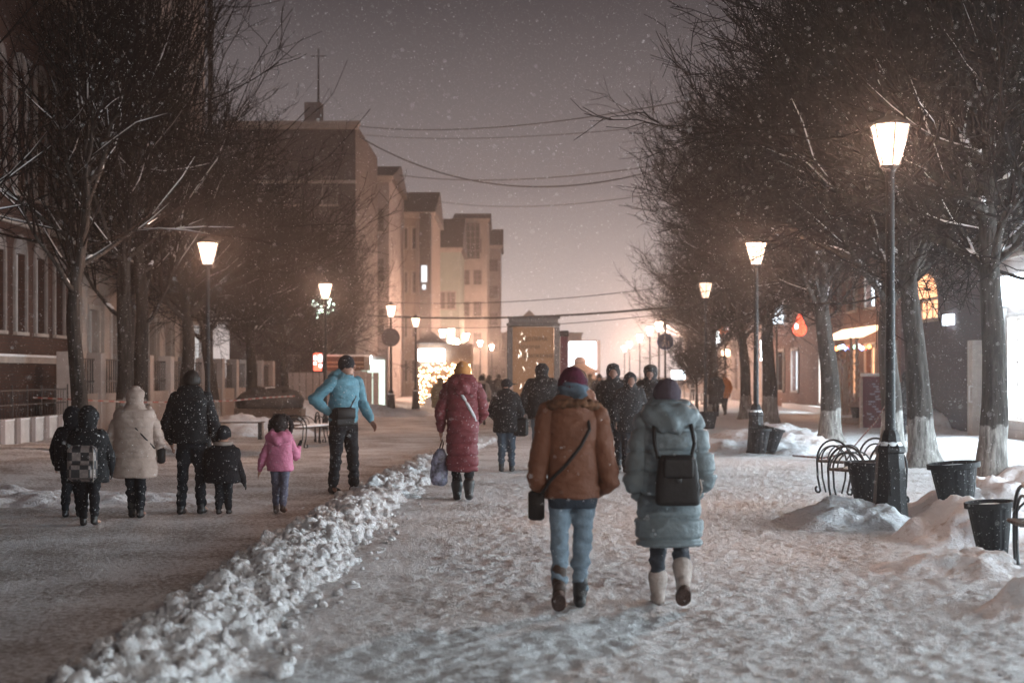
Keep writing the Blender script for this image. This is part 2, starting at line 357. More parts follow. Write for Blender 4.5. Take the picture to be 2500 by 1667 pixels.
# ------------------------------------------------------------------ street lamps
M_iron = mat('painted iron', (.010, .011, .013), .55, 0, noise=.4, nscale=30, bump=.25, bscale=60, spec=.25, speck=.05)
M_iron2 = mat('lamp iron', (.012, .011, .011), .6, 0, spec=.25)
M_glass_on = lantern_glass('lit lantern glass', (1, .66, .44), 1.5)
M_glass_far = lantern_glass('lit lantern glass of the strong lamps', (1, .66, .46), 14)
M_glass_cool = lantern_glass('lit lantern glass neutral', (1, .9, .8), 1.5)
M_glass_low = lantern_glass('dim lit lantern glass', (1, .62, .42), .5)
BULB = {M_glass_on: ((1, .62, .46), 255), M_glass_far: ((1, .62, .46), 1000), M_glass_cool: ((1, .93, .88), 420), M_glass_low: ((1, .66, .5), 70)}
M_glass_off = mat('unlit opal glass', (.32, .26, .24), .4)
def make_lamp(glass, crown=False, pedestal=True, roof_glass=True):
    root = empty('street_lamp', (0, 0, 0))
    b = MB()
    if pedestal:
        b.lathe([(.215, -.1), (.215, .05), (.20, .07), (.195, .10), (.15, .78), (.165, .80), (.165, .84), (.12, .90), (.10, .99), (.075, 1.04)], 8, rot=PI/8)
        o = b.build('pedestal', M_iron, root); 
        d = MB(); d.box(-.05, .05, -.215, -.19, .32, .62); d.build('hatch', M_iron, o)
        s = MB(); s.ell((0, 0, .87), (.14, .14, .07), 12, 6); s.build('snow_cap', M_snow, o, smooth=True)
    else:
        b.lathe([(.09, -.1), (.09, .35), (.065, .4), (.06, .5)], 12); b.build('pedestal', M_iron, root, smooth=True)
    p = MB(); p.lathe([(.062, .4), (.055, 1.9), (.052, 1.92), (.046, 3.9), (.07, 3.93), (.05, 3.96)], 14); auto_smooth(p.build('pole', M_iron, root))
    z0, z1, r0, r1 = 3.97, 4.42, .105, .225; n = 6
    g = MB(); g.lathe([(r0-.012, z0+.01), (r1-.012, z1-.004)], n, rot=PI/6); g.build('lamp_glass', glass, root)
    if glass in BULB:
        ld = bpy.data.lights.new('bulb', 'POINT'); ld.color, ld.energy = BULB[glass]; ld.shadow_soft_size = .055; lo = bpy.data.objects.new('bulb', ld); COL.objects.link(lo); lo.parent = root; lo.location = (0, 0, 4.2)
    f = MB()
    for j in range(n):
        a = 2*PI*j/n+PI/6; c_, s_ = math.cos(a), math.sin(a)
        f.tube([(r0*c_, r0*s_, z0), (r1*c_, r1*s_, z1)], .009, 4)
    for rr, zz in ((r0, z0), (r1, z1)):
        pts = [(rr*math.cos(2*PI*j/n+PI/6), rr*math.sin(2*PI*j/n+PI/6), zz) for j in range(n+1)]
        for a, c_ in zip(pts[:-1], pts[1:]): f.tube([a, c_], .010, 4)
    f.lathe([(.05, z0-.05), (.11, z0-.012), (.11, z0)], n, rot=PI/6)
    fr = f.build('lantern_frame', M_iron2, root)
    rf = MB(); rf.lathe([(r1+.012, z1+.004), (r1+.012, z1+.018), (.06, z1+.10), (.05, z1+.13), (.015, z1+.17)], n, rot=PI/6)
    if crown:
        rf.ell((0, 0, z1+.2), (.05, .05, .05)); rf.tube([(0, 0, z1+.16), (0, 0, z1+.36)], [.02, .006], 6)
        for j in range(6):
            a = j*PI/3; rf.ell((.2*math.cos(a), .2*math.sin(a), z1+.06), (.018, .018, .035), 6, 4)
    rf.build('lantern_roof', M_iron2, fr)
    return root
G_L = 'street lamps along the road'
def place(root, x, y, label, first=[0]):
    root.location = (x, y, 0); tag(root, label, 'street lamp', G_L); return root
lampA = make_lamp(M_glass_on)
place(lampA, 4.2, 15.8, 'nearest lit street lamp, its iron pedestal rising out of a snow heap')
def lamp(x, y, label, src=None, rz=0):
    o = copy_tree(src or lampA); place(o, x, y, label); o.rotation_euler = (0, 0, rz); return o
lamp(5.13, 29.9, 'lit street lamp with two planters at its foot, second on the shop side', rz=.5)
lampS = make_lamp(M_glass_on, pedestal=False); place(lampS, -6.4, 29.9, 'lit street lamp behind the man in black, nearest on the road side')
lamp(-5.7, 43.4, 'lit street lamp rising behind the man in the blue jacket', lampS, .3)
lamp(-4.85, 57, 'lit street lamp with a round sign on its pole', rz=.2)
lamp(-4.65, 68.7, 'lit street lamp in front of the curtain of warm lights', rz=.7)
lampC = make_lamp(M_glass_low, crown=True, pedestal=False); place(lampC, X(1722, 43), 43, 'lit street lamp with a small crown over its lantern, one planter at its foot')
lampU = make_lamp(M_glass_off, pedestal=False); place(lampU, X(1624, 66), 66, 'unlit street lamp behind the round blue sign')
lampFar = make_lamp(M_glass_far, pedestal=False); place(lampFar, 7.75, 75, 'lit lamp close behind the round blue sign')
for x, y, l in ((-4.27, 87.7, 'lit lamp right above the person in the red coat'), (-3.1, 96, 'second far lit lamp right of the red coat'), (-2.6, 116, 'third far lit lamp between red coat and poster stand'), (-1.9, 133, 'farthest small lit lamp left of the poster stand'),
                (8.05, 83, 'tallest of the four far lit lamps left of the blue sign'), (8.9, 99, 'second tallest of the four far lit lamps left of the blue sign'), (10.0, 121, 'third of the four far lit lamps left of the blue sign'), (11.0, 139, 'lowest of the four far lit lamps left of the blue sign')):
    lamp(x, y, l, lampFar, y*.1)
# the rows go on beside and behind the photographer
lampN = make_lamp(M_glass_cool, pedestal=True); place(lampN, 3.5, 1.4, 'street lamp beside the photographer on the footway side')
lamp(3.0, -14, 'street lamp of the footway row behind the photographer', lampN)
# globe light among the far lamps
gl = empty('globe_lamp', (X(1112, 80), 80, 0), label='lit white globe lamp among the far lanterns over the light curtain', cat='street lamp')
MB().ell((0, 0, Z(836, 80)), (.22, .22, .22)).build('globe', glow('globe glass', (1, .8, .6), 60), gl, smooth=True); MB().lathe([(.05, 0), (.04, Z(836, 80)-.2)], 10).build('pole', M_iron2, gl)

# ------------------------------------------------------------------ trees
def tubes(Pts, Rad, sides):
    "Pts (N,K,3), Rad (N,K) -> verts, quads"
    N, K, _ = Pts.shape; T = np.zeros_like(Pts); T[:, 1:-1] = Pts[:, 2:]-Pts[:, :-2]; T[:, 0] = Pts[:, 1]-Pts[:, 0]; T[:, -1] = Pts[:, -1]-Pts[:, -2]
    T /= np.linalg.norm(T, axis=2, keepdims=True)+1e-9
    up = np.zeros((N, 1, 3)); t0 = T[:, :1]; ax = np.where(np.abs(t0[..., 2:3]) < .9, np.array([0, 0, 1.]), np.array([1., 0, 0]))
    A = np.cross(T, np.broadcast_to(ax, T.shape)); A /= np.linalg.norm(A, axis=2, keepdims=True)+1e-9; B = np.cross(T, A)
    th = np.arange(sides)*2*PI/sides
    V = Pts[:, :, None, :]+Rad[:, :, None, None]*(A[:, :, None, :]*np.cos(th)[None, None, :, None]+B[:, :, None, :]*np.sin(th)[None, None, :, None])
    idx = np.arange(N*K*sides).reshape(N, K, sides); a = idx[:, :-1]; b = idx[:, 1:]
    Q = np.stack([a, np.roll(a, -1, 2), np.roll(b, -1, 2), b], -1).reshape(-1, 4)
    return V.reshape(-1, 3), Q
def join(parts):
    V = []; Q = []; n = 0
    for v, q in parts: V.append(v); Q.append(q+n); n += len(v)
    return np.concatenate(V), np.concatenate(Q)
def grow(start, direc, length, K, rng, curve=(0, 0, .3), wob=.12):
    "N polylines from start along direc, bending towards curve"
    N = len(start); Pp = np.zeros((N, K, 3)); Pp[:, 0] = start; d = direc/(np.linalg.norm(direc, axis=1, keepdims=True)+1e-9); st = length[:, None]/(K-1)
    for k in range(1, K):
        Pp[:, k] = Pp[:, k-1]+d*st
        d = d+np.array(curve)/(K-1)+rng.normal(0, wob, (N, 3))/math.sqrt(K-1)*1.2; d /= np.linalg.norm(d, axis=1, keepdims=True)
    return Pp
def along(Pp, t):
    "points and directions at parameter t (N,M) on polylines"
    N, K, _ = Pp.shape; u = t*(K-1); i = np.clip(u.astype(int), 0, K-2); f = (u-i)[..., None]; n = np.arange(N)[:, None]
    a = Pp[n, i]; b = Pp[n, i+1]; return a*(1-f)+b*f, (b-a)/(np.linalg.norm(b-a, axis=2, keepdims=True)+1e-9)
M_bark = None
def bark_mat(name, paint_h=1.05):
    m = bpy.data.materials.new(name); m.use_nodes = True; t = m.node_tree; b = t.nodes['Principled BSDF']; b.inputs['Roughness'].default_value = .95; b.inputs['Specular IOR Level'].default_value = .1
    tc = t.nodes.new('ShaderNodeTexCoord'); mp = t.nodes.new('ShaderNodeMapping'); mp.inputs['Scale'].default_value = (14, 14, 2.2); t.links.new(tc.outputs['Object'], mp.inputs[0])
    nz = t.nodes.new('ShaderNodeTexNoise'); nz.inputs['Scale'].default_value = 1; nz.inputs['Detail'].default_value = 6; nz.inputs['Roughness'].default_value = .7; t.links.new(mp.outputs[0], nz.inputs[0])
    def ramp(c0, c1):
        r = t.nodes.new('ShaderNodeValToRGB'); r.color_ramp.elements[0].position = .38; r.color_ramp.elements[0].color = (*c0, 1); r.color_ramp.elements[1].position = .62; r.color_ramp.elements[1].color = (*c1, 1); t.links.new(nz.outputs[0], r.inputs[0]); return r.outputs[0]
    bark = ramp((.016, .014, .013), (.060, .053, .048)); lime = ramp((.09, .085, .08), (.30, .29, .275))
    s_ = t.nodes.new('ShaderNodeSeparateXYZ'); t.links.new(tc.outputs['Object'], s_.inputs[0])
    n2 = t.nodes.new('ShaderNodeTexNoise'); n2.inputs['Scale'].default_value = 5; t.links.new(tc.outputs['Object'], n2.inputs[0])
    ad = t.nodes.new('ShaderNodeMath'); ad.operation = 'MULTIPLY_ADD'; t.links.new(n2.outputs[0], ad.inputs[0]); ad.inputs[1].default_value = .34; t.links.new(s_.outputs['Z'], ad.inputs[2])
    mr = t.nodes.new('ShaderNodeMapRange'); mr.inputs[1].default_value = paint_h+.06; mr.inputs[2].default_value = paint_h+.10; t.links.new(ad.outputs[0], mr.inputs[0])
    mx = t.nodes.new('ShaderNodeMix'); mx.data_type = 'RGBA'; t.links.new(mr.outputs[0], mx.inputs[0]); t.links.new(lime, mx.inputs[6]); t.links.new(bark, mx.inputs[7]); t.links.new(mx.outputs[2], b.inputs['Base Color'])
    bp = t.nodes.new('ShaderNodeBump'); bp.inputs['Strength'].default_value = .9; bp.inputs['Distance'].default_value = .04; t.links.new(nz.outputs[0], bp.inputs['Height']); t.links.new(bp.outputs[0], b.inputs['Normal'])
    return m
M_bark = bark_mat('bark with limewash'); M_bark_plain = bark_mat('bark', -5)
M_twig = mat('twigs', (.011, .0088, .0085), .9, spec=0)
def make_tree(seed, H, spread, tr, fork=3.0, limbs=12, lean=(0, 0), twig=.006, shoots=11, up=.9, flare=True, side_bias=None, plain=False, low=2.2, dens=1.0):
    rng = np.random.default_rng(seed); root = empty('tree', (0, 0, 0))
    # trunk
    hT = H*.52; K = 16; zz = np.linspace(0, 1, K)**1.0*hT; tp = np.zeros((1, K, 3)); tp[0, :, 2] = zz-.1
    tp[0, :, 0] = lean[0]*(zz/hT)+.12*np.sin(zz*1.1+seed)*np.clip(zz/3, 0, 1); tp[0, :, 1] = lean[1]*(zz/hT)+.10*np.sin(zz*.9+seed*2)*np.clip(zz/3, 0, 1)
    rad = tr*(1-.62*(zz/hT)**1.1)+tr*.75*np.exp(-zz/.28)*flare; S = 20
    th = np.arange(S)*2*PI/S; V = tp[0][:, None, :]+np.zeros((K, S, 3))
    K2 = 60; z2 = np.linspace(0, hT, K2); px = np.interp(z2, zz, tp[0, :, 0]); py = np.interp(z2, zz, tp[0, :, 1]); pr = np.interp(z2, zz, rad)
    TH, ZI = np.meshgrid(th, np.arange(K2)); q = np.stack([np.cos(TH).ravel()*2.2, np.sin(TH).ravel()*2.2, z2[ZI].ravel()*.7], 1)
    rr = pr[ZI].ravel()*(1+.10*fbm(q, 3, seed)+.10*np.cos(TH.ravel()*5+seed)*np.exp(-z2[ZI].ravel()/.4))
    V = np.stack([px[ZI].ravel()+rr*np.cos(TH.ravel()), py[ZI].ravel()+rr*np.sin(TH.ravel()), z2[ZI].ravel()-.1], 1)
    I = np.arange(K2*S).reshape(K2, S); Q = np.stack([I[:-1], np.roll(I[:-1], -1, 1), np.roll(I[1:], -1, 1), I[1:]], -1).reshape(-1, 4)
    parts = [(V, Q)]
    # limbs
    tl = np.sort(rng.uniform(fork/hT, .98, limbs)); s0, _ = along(tp, tl[None, :]); s0 = s0[0]
    az = np.arange(limbs)*2.4+rng.uniform(0, .8, limbs); el = rng.uniform(.15, .75, limbs)+tl*.5
    d = np.stack([np.cos(az)*np.cos(el), np.sin(az)*np.cos(el), np.sin(el)], 1)
    if side_bias is not None: d = d+np.array(side_bias)
    L = spread*rng.uniform(.45, .75, limbs)*(1.15-.4*tl); LP = grow(s0, d, L, 9, rng, (0, 0, up*.6), .38)
    LR = (tr*rng.uniform(.24, .40, limbs))[:, None]*np.linspace(1, .42, 9)[None]
    parts.append(tubes(LP, LR, 8))
    V, Q = join(parts); link_mesh('trunk', fast_mesh('trunk', V, Q), M_bark_plain if plain else M_bark, root)
    # shoots springing from the limbs, thin branches from the shoots, twigs from those
    def nexts(Pp, per, tlo, thi, sp, lf, K, curve, wob, r0, r1, ups, llo=None):
        N = len(Pp); t = rng.uniform(tlo, thi, (N, per)); p, dd = along(Pp, t); p = p.reshape(-1, 3); dd = dd.reshape(-1, 3)
        nd = dd*1.0+rng.normal(0, sp, dd.shape); nd[:, 2] += ups
        ln = lf*rng.uniform(.5, 1.15, len(p)); out = grow(p, nd, ln, K, rng, curve, wob)
        return out, np.linspace(r0, r1, K)[None]*rng.uniform(.7, 1.2, len(p))[:, None]
    s1, r1 = nexts(np.concatenate([LP[:, 2:], ]), int(shoots), .1, 1., .55, H*.36, 8, (0, 0, up*.55), .30, .024, .009, .35*up)
    tt, rt = nexts(tp, int(shoots*2.2), .55, 1., .75, H*.36, 8, (0, 0, up*.7), .25, .028, .010, .2)
    s1 = np.concatenate([s1, tt]); r1 = np.concatenate([r1, rt])
    s2, r2 = nexts(s1, int(8*dens), .12, .98, .50, H*.13, 5, (0, 0, .25*up), .28, .011, twig, .08)
    s3, r3 = nexts(s2, int(5*dens), .1, 1., .6, H*.055, 3, (0, 0, .1), .25, twig*1.15, twig*.8, .02)
    # fine low brush hanging round the fork
    lo, rl = nexts(LP, int(12*dens), .1, 1, .9, H*.12, 5, (0, 0, -.25), .4, .010, twig, -.25)
    lo2, rl2 = nexts(lo, int(6*dens), .1, 1., .7, H*.06, 3, (0, 0, -.1), .3, twig*1.1, twig*.8, -.05)
    V, Q = join([tubes(s1, r1, 4), tubes(s2, r2, 3), tubes(s3, r3, 3), tubes(lo, rl, 3), tubes(lo2, rl2, 3)])
    link_mesh('crown', fast_mesh('crown', V, Q), M_twig, root)
    # snow lying on the limbs and in the forks
    CR = []
    n = max(6, limbs); SP = LP[:, 1:6].copy(); SP[..., 2] += LR[:, 1:6]*.75; SR = LR[:, 1:6]*.62*np.array([.3, 1, .9, 1, .2]); sel = rng.random(len(SP)) < .6
    sh = s1[rng.choice(len(s1), min(len(s1), 40), False)][:, 0:4].copy(); sh[..., 2] += .02; sr = np.full(sh.shape[:2], .017)*np.array([.3, 1, 1, .2])
    cl = []
    for i in range(limbs):
        for _ in range(2 if H > 6 else 0):
            c = s0[i]+d[i]/np.linalg.norm(d[i])*rng.uniform(tr*.6, tr*2.2)+np.array([0, 0, tr*.35]); ax_ = np.array([d[i][0], d[i][1], d[i][2]*.6+.2]); ax_ = ax_/np.linalg.norm(ax_); L = rng.uniform(.05, .13); r0 = rng.uniform(.028, .055)
            cl.append(np.stack([c-ax_*L, c-ax_*L*.5, c+rng.normal(0, .012, 3), c+ax_*L*.6, c+ax_*L])); clr = r0
            CR.append(r0*np.array([.15, .8, 1.15, .8, .12]))
    extra = [tubes(np.array(cl), np.array(CR), 7)] if cl else []
    V, Q = join([tubes(SP[sel], SR[sel], 6), tubes(sh, sr, 4)]+extra); link_mesh('snow', fast_mesh('snow', V, Q), M_snow, root)
    return root
G_T = 'bare trees along the street'
tree_protos = {}
def tree(proto, x, y, label, rz=0, sc=1.0):
    if proto in used_trees: o = copy_tree(tree_protos[proto])
    else: o = tree_protos[proto]; used_trees.add(proto)
    o.location = (x, y, 0); o.rotation_euler = (0, 0, rz); o.scale = (sc, sc, sc); tag(o, label, 'tree', G_T); return o
used_trees = set()
tree_protos['A'] = make_tree(11, 12.5, 4.6, .235, 3.2, 14, shoots=12, twig=.007)
tree_protos['B'] = make_tree(23, 12.0, 4.8, .25, 3.0, 14, (.5, .2), shoots=12, twig=.008)
tree_protos['C'] = make_tree(37, 13.5, 4.2, .22, 2.8, 15, (-.3, .1), shoots=13, up=1.5, twig=.009)
tree_protos['E'] = make_tree(53, 15.5, 5.0, .22, 3.0, 13, (-.3, 0), shoots=11, up=1.7, twig=.008, dens=.42)
tree_protos['F'] = make_tree(61, 12.0, 4.4, .20, 3.0, 9, shoots=7, up=.8, twig=.006, dens=.4)
tree_protos['D'] = make_tree(41, 11.8, 4.0, .30, 3.4, 16, (.2, 0), shoots=12, up=.7, twig=.007)
# shop side
tree('D', 8.7, 12.6, 'nearest tree on the shop side, only its dark crown showing in the upper corner', 2.7, .74)
tree('A', X(2420, 21.2), 21.2, 'bare tree with pale grey trunk in front of the bright shop windows', 1.5, .92)
tree('B', X(2256, 25), 25, 'bare tree with whitewashed lower trunk, right of the nearest lamp', 2.0, .95)
tree('A', X(2178, 29), 29, 'bare tree whose trunk stands straight behind the nearest lamp', 3.6, .95)
tree('D', X(2026, 34), 34, 'bare tree with thick trunk between the two nearest lamps', 2.8, .86)
tree('B', X(1876, 46.5), 46.5, 'bare tree with broad whitewashed trunk right of the second lamp', 4.4)
tC = tree('C', X(1822, 51), 51, 'bare tree with curved dark trunk left of the second lamp', .7, .95)
tree('A', X(1740, 62), 62, 'bare tree beside the lamp with the small crown', 5.2, .80)
tree('D', 10.5, 76, 'far bare tree fading in haze on shop side', 4.1, .8)
# road side
tree('F', -9.9, 24.0, 'nearest bare tree on the road side, branches reaching in from the left edge', 1.5, .9)
tree('F', X(195, 29), 29, 'dark bare tree standing behind the children at the left', 4.0, .95)
tree('E', X(300, 37.5), 37.5, 'bare tree with leaning twin trunk behind the person in the pale coat', 2.6, 1.05)
tree('E', X(345, 38.5), 38.5, 'bare upright tree just behind the leaning twin trunk', 5.4, 1.0)
tree('A', X(452, 42.5), 42.5, 'bare tree directly behind the man in black', 1.0, .98)
tree('B', X(525, 47), 47, 'bare tree just right of the nearest lamp of the road side', 3.0, .85)
tree('D', X(612, 52), 52, 'bare tree with whitewashed trunk behind the low bench', 5.0, .80)
tree('A', X(694, 59), 59, 'bare tree with whitewashed trunk above the girl in pink', 2.4, .80)
tree('C', X(790, 72), 72, 'far bare tree behind the kiosk with the red sign', .4, .78)

# withered leaves still hanging in the crown right of the sky
rl = random.Random(12); m = MB(); Mi = (Matrix.Translation(tC.location) @ Matrix.Rotation(tC.rotation_euler[2], 4, 'Z') @ Matrix.Scale(tC.scale[0], 4)).inverted()
for (cx, cy_, n_, sp) in ((1700, 262, 70, 22), (1742, 190, 60, 22), (1668, 300, 45, 16), (1690, 228, 40, 18), (1668, 385, 35, 14), (1760, 250, 50, 20), (1775, 225, 40, 18), (1705, 420, 18, 12)):
    for _ in range(n_):
        p = P(cx+rl.gauss(0, sp), cy_+rl.gauss(0, sp), 50.5+rl.uniform(-.6, .6)); q = Mi @ p; M = Euler((rl.uniform(0, 6), rl.uniform(0, 6), rl.uniform(0, 6))).to_matrix(); s = rl.uniform(.05, .10)
        V = [q+M @ Vector(v)*s for v in ((-1, 0, 0), (-.2, .5, .12), (1, 0, .2), (-.2, -.5, -.1))]
        m.add(V, [(0, 1, 2), (0, 2, 3)])
m.build('leaves', mat('withered leaf', (.03, .02, .016), .9, spec=0), tC)
# ------------------------------------------------------------------ buildings
M_brick = brick_mat('dark red brick', (.11, .042, .026), (.08, .032, .021), (.065, .045, .037))
M_brick2 = brick_mat('dusky brick', (.10, .055, .06), (.075, .045, .05), (.07, .05, .055))
M_brick3 = brick_mat('red brick', (.26, .12, .09), (.20, .09, .07), (.18, .13, .11))
M_beige = mat('beige render', (.38, .31, .27), .9, noise=.25, nscale=.9, bump=.2, bscale=30)
M_pale = mat('pale render', (.42, .37, .345), .9, noise=.2, nscale=.9)
M_green = mat('pale green render', (.34, .39, .34), .9, noise=.15, nscale=.7)
M_grey = mat('grey render', (.32, .28, .27), .9, noise=.25, nscale=.8)
M_white = mat('white painted trim', (.62, .60, .58), .7, noise=.2, nscale=3)
M_stone = mat('pale stone trim', (.44, .38, .34), .8, noise=.25, nscale=3)
M_dark = mat('dark panel', (.045, .04, .04), .6, noise=.3, nscale=5)
M_roof = mat('roof sheet', (.10, .085, .085), .6, noise=.3, nscale=2)
M_pane = mat('dark window glass', (.02, .022, .025), .08, spec=.6)
M_brown = mat('brown boards', (.13, .07, .045), .7, noise=.4, nscale=4, stretch=(1, 1, 8))
def wall_holes(W, H, T, holes, mb=None):
    "front wall in the plane y=0 with openings (x0,x1,z0,z1) and reveals; body T deep"
    mb = mb or MB(); xs = sorted({0, W}|{h[0] for h in holes}|{h[1] for h in holes}); zs = sorted({0, H}|{h[2] for h in holes}|{h[3] for h in holes}); rv = .28
    for a, b in zip(xs[:-1], xs[1:]):
        for c, d in zip(zs[:-1], zs[1:]):
            mx, mz = (a+b)/2, (c+d)/2
            if any(h[0] < mx < h[1] and h[2] < mz < h[3] for h in holes): continue
            mb.add([(a,0,c),(b,0,c),(b,0,d),(a,0,d)], [(0,1,2,3)])
    for a, b, c, d in holes:
        V = [(a,0,c),(b,0,c),(b,0,d),(a,0,d),(a,rv,c),(b,rv,c),(b,rv,d),(a,rv,d)]
        mb.add(V, [(0,4,5,1),(1,5,6,2),(2,6,7,3),(3,7,4,0),(4,7,6,5)])
    V = [(0,0,0),(W,0,0),(W,T,0),(0,T,0),(0,0,H),(W,0,H),(W,T,H),(0,T,H)]
    mb.add(V, [(1,2,6,5),(2,3,7,6),(3,0,4,7),(4,5,6,7)]); return mb
def window(b, x0, x1, z0, z1, frame, pane, bars=(1, 2), sill=True, arch=False, sur=0, surm=None):
    rv = .28; o = MB(); w = .055; y0, y1 = rv-.10, rv-.04
    o.box(x0, x0+w, y0, y1, z0, z1); o.box(x1-w, x1, y0, y1, z0, z1); o.box(x0+w, x1-w, y0, y1, z0, z0+w); o.box(x0+w, x1-w, y0, y1, z1-w, z1)
    for i in range(1, bars[0]+1):
        c = x0+(x1-x0)*i/(bars[0]+1); o.box(c-.02, c+.02, y0+.01, y1-.01, z0+w, z1-w)
    for i in range(1, bars[1]+1):
        c = z0+(z1-z0)*i/(bars[1]+1); o.box(x0+w, x1-w, y0+.013, y1-.013, c-.018, c+.018)
    f = o.build('window', frame, b)
    MB().box(x0+.02, x1-.02, rv-.035, rv-.02, z0+.02, z1-.02).build('pane', pane, f)
    if sill: MB().box(x0-.08, x1+.08, -.10, .06, z0-.09, z0-.004).build('sill', M_stone, f)
    if sur:
        m = MB(); m.box(x0-sur, x0-.003, -.06, .02, z0-.003, z1); m.box(x1+.003, x1+sur, -.06, .02, z0-.003, z1)
        if arch:
            n = 8; c = (x0+x1)/2; r = (x1-x0)/2
            for i in range(n):
                a0, a1 = PI*i/n, PI*(i+1)/n
                q = [(c+rr*math.cos(a), yy, z1+rr*math.sin(a)) for yy in (-.06, .0) for rr, a in ((r, a0), (r+sur, a0), (r+sur, a1), (r, a1))]
                m.add(q, [(0,1,2,3),(7,6,5,4),(1,5,6,2),(3,7,4,0)])
            m.add([(c+r*math.cos(PI*i/n), -.012, z1+r*math.sin(PI*i/n)) for i in range(n+1)], [tuple(range(n+1))[::-1]])
        else: m.box(x0-sur, x1+sur, -.063, .02, z1+.003, z1+sur)
        m.build('surround', surm or M_stone, f)
    return f
def building(name, label, loc, rz, W, H, T, wm, wins=(), frame=None, pane=None, roof=.5, cornice=True, bands=(), bars=(1, 2), sur=0, arch=False, roofm=None, cat='building', surm=None, lit={}):
    b = empty(name, loc, rz, label=label, cat=cat)
    wall_holes(W, H, T, wins).build('wall', wm, b)
    for i, h in enumerate(wins): window(b, *h, frame or M_white, lit.get(i, pane or M_pane), bars, True, arch, sur, surm)
    if cornice:
        c = MB(); c.box(-.15, W+.15, -.30, .02, H-.35, H-.18); c.box(-.25, W+.25, -.45, .02, H-.178, H+.02); c.build('cornice', M_stone, b)
    for z in bands: MB().box(-.03, W+.03, -.09, .01, z, z+.16).build('band', M_stone, b)
    if roof:
        r = MB(); V = [(-.3,-.5,H+.023),(W+.3,-.5,H+.023),(W+.3,T+.3,H+.023),(-.3,T+.3,H+.023),(-.3,T*.5,H+roof+.02),(W+.3,T*.5,H+roof+.02)]
        r.add(V, [(0,3,2,1),(0,1,5,4),(2,3,4,5),(1,2,5),(3,0,4)]); rf = r.build('roof', roofm or M_roof, b)
    return b
def grid_wins(W, n, ww, rows, m=1.0):
    out = []; st = (W-2*m)/n
    for z0, z1 in rows:
        for i in range(n): c = m+st*(i+.5); out.append((c-ww/2, c+ww/2, z0, z1))
    return out
WARM = glow('warm lit room', (1, .44, .22), 1.1); COOL = glow('cool lit room', (.75, .88, 1), 3.0); PALEW = glow('pale lit room', (.9, 1, .85), 1.6)
# left side: facing the street, local x runs along the street away from the camera
w = []
for z0, z1 in ((2.75, 4.75), (6.3, 9.4)):
    for i in range(13): w.append((1.0+i*1.55, 1.78+i*1.55, z0, z1))
b = building('brick_building', 'dark red brick building with tall narrow arched windows at the left edge', (-12.6, 19.5, 0), R(90), 20.9, 12.2, 9, M_brick, w, bars=(1, 5), sur=.10, arch=True, surm=mat('grey window trim', (.27, .24, .23), .8, noise=.3, nscale=2), roof=1.2, bands=(5.45, 1.95))
MB().box(0, 20.9, -.14, -.095, 2.11, 2.17).build('ledge_snow', M_snow, b)
p = MB(); p.tube([(20.6, -.16, 0), (20.6, -.16, 11.8), (20.6, -.4, 12.1)], .075, 8); p.build('drainpipe', M_dark, b)
q = MB(); q.box(-.2, 21.1, -.62, -.35, 12.225, 12.36); q.build('roof_snow', M_snow, b)
rows = ((1.6, 3.6), (5.2, 7.4), (8.9, 11.1), (12.6, 14.6))
w = grid_wins(17.2, 7, 1.0, rows, .6); lit = {12: COOL, 6: COOL, 13: COOL}
b = building('apartment_block', 'tall beige apartment block with pilasters behind the bare trees', (-12.6, 41.0, 0), R(90), 17.2, 18.2, 9, M_beige, w, bars=(1, 2), sur=.14, surm=M_stone, bands=(4.4, 8.2, 11.9, 15.6), roof=1.5, lit=lit)
for i in range(8):
    x = .15+i*2.27; MB().box(x, x+.55, -.16, -.003, 0, 17.8).build('pilaster', M_stone, b)
p = MB(); p.tube([(17.1, -.28, 0), (17.1, -.28, 17.4), (17.1, -.5, 18)], .11, 8); p.tube([(5.2, -.26, 0), (5.2, -.26, 17.8)], .09, 8); p.build('drainpipe', M_dark, b)
q = MB(); q.box(16.0, 17.9, -.7, -.48, 17.2, 17.5); q.tube([(17.3, -.1, 17.1), (17.3, -1.0, 17.6)], .04, 6); q.build('gutter_bracket', M_dark, b)
# garden wall in front of the block
b = empty('garden_wall', (-11.3, 36.5, 0), R(88), label='low beige wall with piers and railings in front of the apartment block', cat='wall')
m = MB(); m.box(0, 26, 0, .25, 0, 1.15); m.build('wall', M_beige, b)
for i in range(12): MB().bbox(i*2.3-.2, i*2.3+.2, -.08, .33, 0, 2.25, .02).build('pier', M_pale, b)
m = MB()
for z in (1.45, 2.05): m.box(0, 26, .10, .14, z, z+.04)
for i in range(130): 
    if (i*.2) % 2.3 > .25: m.box(i*.2-.01, i*.2+.01, .11, .13, 1.15, 2.05)
m.build('railing', M_dark, b)
# fence with striped plinth
b = empty('iron_fence', (-11.2, 20, 0), R(90), label='low fence of grey posts, white plinth panels and thin railing before the brick building', cat='fence')
m = MB(); m.box(0, 16, 0, .2, 0, .62); m.build('plinth', M_white, b)
for i in range(17): MB().box(i*1.0, i*1.0+.26, -.06, -.003, 0, .66).build('post', M_grey, b)
m = MB()
for z in (.95, 1.28): m.box(0, 16, .08, .11, z, z+.03)
for i in range(17): m.tube([(i*1.0+.13, .09, .62), (i*1.0+.13, .09, 1.42)], .02, 5)
for i in range(80): m.tube([(i*.2, .095, .62), (i*.2, .095, 1.3)], .007, 4)
m.build('railing', M_dark, b)
m = MB(); m.box(0, 16, -.02, .18, .624, .66); m.build('plinth_snow', M_snow, b)

